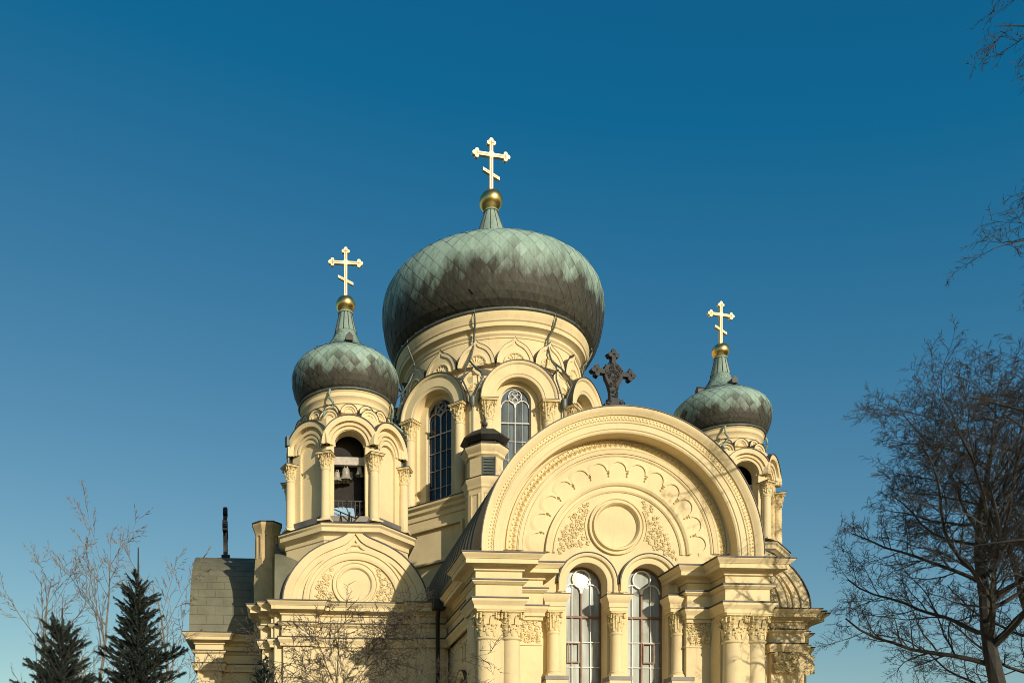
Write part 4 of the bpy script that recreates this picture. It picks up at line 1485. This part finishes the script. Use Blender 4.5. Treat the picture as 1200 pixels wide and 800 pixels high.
def grow(mbs, rng, p, d, L, r, lev, P):
    """recursive limb; mbs = builders by level"""
    nseg = max(3, int(L / P['seg'][min(lev, len(P['seg']) - 1)]))
    pts = [p.copy()]
    dirs = []
    step = L / nseg
    q = p.copy()
    dd = d.normalized()
    for i in range(nseg):
        dd = (dd + rand_perp(dd, rng) * P['wob'][min(lev, len(P['wob']) - 1)] + Vector((0, 0, P['up'][min(lev, len(P['up']) - 1)])) * step).normalized()
        q = q + dd * step
        pts.append(q.copy())
        dirs.append(dd.copy())
    sides = 8 if lev == 0 else (5 if lev == 1 else 3)
    k = min(lev, len(mbs) - 1)
    tip = r * (P['tip'] if lev else .10)
    mbs[k].tube(pts, r, sides, r2=tip)
    if lev >= P['levels']:
        return
    nb = P['n'][lev]
    t0 = P['start'][lev]
    for b in range(nb):
        t = t0 + (1 - t0) * (b + rng.random()) / nb
        if t > .985:
            t = .985
        i = min(int(t * nseg), nseg - 1)
        base = pts[i].lerp(pts[i + 1], t * nseg - i)
        ax = dirs[i]
        ang = R(rng.uniform(*P['ang'][lev]))
        nd = ax * math.cos(ang) + rand_perp(ax, rng) * math.sin(ang)
        LL = L * P['ratio'][lev] * rng.uniform(.6, 1.15) * (1 - (P.get('taper0', P['taper']) if lev == 0 else P['taper']) * t)
        rr = (r + (tip - r) * t) * P['rr'][lev]
        if LL < .08:
            continue
        grow(mbs, rng, base, nd, LL, max(rr, P['rmin']), lev + 1, P)

def finish_tree(name, loc, mbs, mat, label, cat, group=None):
    o = empty(name, loc, label, cat, group)
    for nm, mb in zip(('trunk', 'branches', 'twigs'), mbs):
        if mb.v:
            build(nm, mb, mat, o, None, sharp=None)
    return o

def bare_tree(name, x, y, H, r, P, seed, mat, label, group=None, lean=(0, 0), z0=0.0):
    rng = random.Random(seed)
    mbs = [MB(), MB(), MB()]
    grow(mbs, rng, Vector((x, y, z0)), Vector((lean[0], lean[1], 1)), H, r, 0, P)
    return finish_tree(name, (x, y, 0), mbs, mat, label, 'tree', group)

# broad bare tree on the right
PL = dict(levels=5, seg=[.9, .5, .35, .25, .18, .14], wob=[.10, .17, .22, .26, .30, .3], up=[.03, .0, -.03, -.07, -.10, -.1], tip=.30,
          n=[36, 15, 11, 9, 5], start=[.22, .18, .12, .1, .1], ang=[(38, 78), (30, 62), (28, 62), (28, 60), (28, 60)], ratio=[.56, .50, .48, .48, .5], taper=.42, rr=[.42, .5, .55, .6, .6], rmin=.0075)
bare_tree('bare_tree', 22.2, 23.5, 17.0, .30, dict(PL, taper0=.72, ratio=[.57, .53, .48, .46, .5], up=[.03, .10, .06, .0, -.05, -.1], n=[40, 15, 11, 8, 5], start=[.36, .18, .12, .1, .1], rmin=.0065), 12, 'bark_dark', 'broad dark leafless tree with dense twigs to the right of the cathedral')
bare_tree('bare_tree', 29.0, 28.5, 14.6, .30, dict(PL, taper0=.70, ratio=[.60, .52, .48, .46, .5], up=[.03, .10, .06, .0, -.05, -.1], n=[26, 11, 8, 7, 4], rmin=.008), 44, 'bark_dark', 'leafless tree at the right edge, partly behind the broader dark one')
# tree that reaches in from beyond the frame at the upper right
PN = dict(PL, levels=4, n=[9, 8, 6, 4], start=[.25, .15, .1, .1], ratio=[.5, .5, .5, .5], up=[.02, -.05, -.09, -.12, -.1], wob=[.12, .18, .22, .26], seg=[.35, .25, .18, .14], rmin=.006)
rng = random.Random(31)
mbs = [MB(), MB(), MB()]
tx0, ty0 = 18.4, 17.0
mbs[0].tube([(tx0, ty0, 0), (tx0 + .1, ty0, 5), (tx0 - .1, ty0 + .1, 10), (tx0 + .1, ty0, 15), (tx0, ty0, 20)], .36, 10, r2=.08)
for zb, dx, dy, dz, L in ((14.3, -1, -.05, -.06, 4.2), (17.9, -1, -.15, -.05, 4.3), (18.8, -1, .1, .0, 4.3), (19.6, -1, .1, .0, 4.1),
                          (8.6, -.85, .2, .3, 3.0), (9.6, -.8, .4, .25, 3.2), (7.4, -.8, .4, .35, 3.0), (9, .6, .8, .3, 5), (12, .8, -.6, .3, 5), (15, 0, 1, .4, 4.5), (16.5, .6, -.4, .6, 4)):
    grow([mbs[1], mbs[2], mbs[2]], rng, Vector((tx0, ty0, zb)), Vector((dx, dy, dz)), L * (.80 if zb > 14 else 1.12), .055 if zb > 14 else .085, 0, PN)
finish_tree('bare_tree', (tx0, ty0, 0), mbs, 'bark_dark', 'near leafless tree whose hanging twig tips show at the upper right', 'tree')
# pale slender trees behind the spruces
PP = dict(levels=4, seg=[.8, .5, .35, .25, .2], wob=[.06, .09, .13, .16, .2], up=[.04, .16, .16, .12, .1], tip=.25,
          n=[13, 7, 5, 4], start=[.30, .22, .15, .1], ang=[(26, 56), (22, 46), (20, 45), (22, 48)], ratio=[.46, .46, .46, .5], taper=.4, rr=[.5, .5, .55, .6], rmin=.012)
def top_z(v, Y):
    return (950 - v) / 1000 * Y + EYE
for u, v, Y, sd, lab in ((95, 605, 38, 4, 'tallest pale leafless tree standing behind the right spruce'), (22, 622, 39, 8, 'pale leafless tree behind the left spruce at the left edge'), (198, 652, 34.2, 15, 'pale leafless tree between the spruce and the side roof')):
    bare_tree('bare_tree', at(u, 900, Y)[0], Y, top_z(v, Y) * .86, .15, PP, sd, 'bark_pale', lab, 'pale bare trees left of the cathedral')
# weeping shrub tree in front of the left bay
PW = dict(levels=4, seg=[.4, .3, .22, .16, .12], wob=[.12, .15, .2, .24, .3], up=[.05, -.02, -.14, -.22, -.2], tip=.3,
          n=[15, 11, 10, 6], start=[.30, .2, .12, .1], ang=[(30, 70), (28, 60), (30, 62), (30, 60)], ratio=[.86, .55, .5, .5], taper=.3, rr=[.6, .55, .55, .6], rmin=.0085)
bare_tree('weeping_tree', at(412, 900, 23)[0], 23, 5.5, .10, PW, 7, 'bark_brown', 'small weeping bare tree with curved brown twigs before the left wall')

def spruce(u, v, Y, H, w, seed, label, leader=.7):
    rng = random.Random(seed)
    x, zt = at(u, v, Y)
    o = empty('spruce_tree', (x, Y, 0), label, 'spruce', 'dark spruces at the left')
    tr, fo = MB(), MB()
    tr.tube([(x, Y, 0), (x + .02, Y, zt * .5), (x, Y, zt)], .16, 8, r2=.015)
    def spray(p, d, L, wd):
        n = 16
        side = d.cross(Vector((0, 0, 1)))
        if side.length < .1:
            side = Vector((1, 0, 0))
        side.normalize()
        for i in range(n):
            t = i / n
            for s in (-1, 1, 0, 2):
                off = side * s if s in (-1, 1) else Vector((0, 0, 1 if s == 0 else -1)) 
                q = p + d * (L * t)
                dr = (d * .75 + off * rng.uniform(.5, .8)).normalized()
                ln = wd * rng.uniform(.7, 1.15) * (1 - .35 * t)
                e = q + dr * ln
                nn = dr.cross(Vector((rng.uniform(-1, 1), rng.uniform(-1, 1), rng.uniform(-1, 1)))).normalized() * (ln * .16)
                fo.add([q - nn, q + nn, e], [(0, 1, 2)])
    z = zt - leader
    k = 0
    while z > max(1.0, zt - H):
        depth = (zt - z)
        R_ = min(w, .10 + w * (depth / H) ** .85)
        nb = 6 + int(depth * 1.2)
        for b in range(min(nb, 12)):
            a = rng.uniform(0, 2 * PI)
            if rng.random() < .06:
                continue
            L = R_ * rng.uniform(.6, 1.1) * (.72 + .62 * mnoise.noise(Vector((math.cos(a) * 1.3 + seed, math.sin(a) * 1.3, z * 1.6))) + .12)
            if L < .06:
                continue
            el = R(rng.uniform(24, 60)) * (1 - .62 * depth / H)
            d = Vector((math.cos(a) * math.cos(el), math.sin(a) * math.cos(el), math.sin(el)))
            p = Vector((x, Y, z + rng.uniform(-.12, .12)))
            pts = [p + d * (L * t) - Vector((0, 0, .10 * L * math.sin(PI * t))) for t in (0, .35, .7, 1)]
            tr.tube(pts, .022, 4, r2=.008)
            m = max(1, int(L / .26))
            for i in range(m):
                t0 = (i + .35) / m
                q = p + d * (L * t0)
                spray(q, d, L / m, .10 + .03 * rng.random())
                if L > .35:
                    for s in (-1, 1):
                        aa = a + s * R(rng.uniform(30, 65))
                        d2 = Vector((math.cos(aa), math.sin(aa), math.sin(el) * .9 + rng.uniform(-.1, .55))).normalized()
                        L2 = L * .42 * (1 - t0 * .6) * rng.uniform(.7, 1.2)
                        tr.tube([q, q + d2 * L2], .01, 3, r2=.005)
                        mm = max(1, int(L2 / .24))
                        for j in range(mm):
                            spray(q + d2 * (L2 * j / mm), d2, L2 / mm, .10)
        z -= .14 + .02 * depth
        k += 1
    # leader shoot
    for i in range(5):
        spray(Vector((x, Y, zt - leader * (1 - i / 5))), Vector((0, 0, 1)), leader / 5, .045)
    build('trunk', tr, 'bark_dark', o, None, sharp=None)
    build('foliage', fo, 'needles', o, None, sharp=None)
spruce(162, 641, 24, 6.5, 1.95, 3, 'tall narrow dark spruce with a bare leader, beside the green side roof', 1.25)
spruce(73, 712, 22, 6.0, 2.6, 9, 'broader dark blue spruce nearer the left edge', .75)
spruce(309, 772, 22.5, 4.0, 1.2, 14, 'small dark spruce tip before the corner of the left bay', .15)
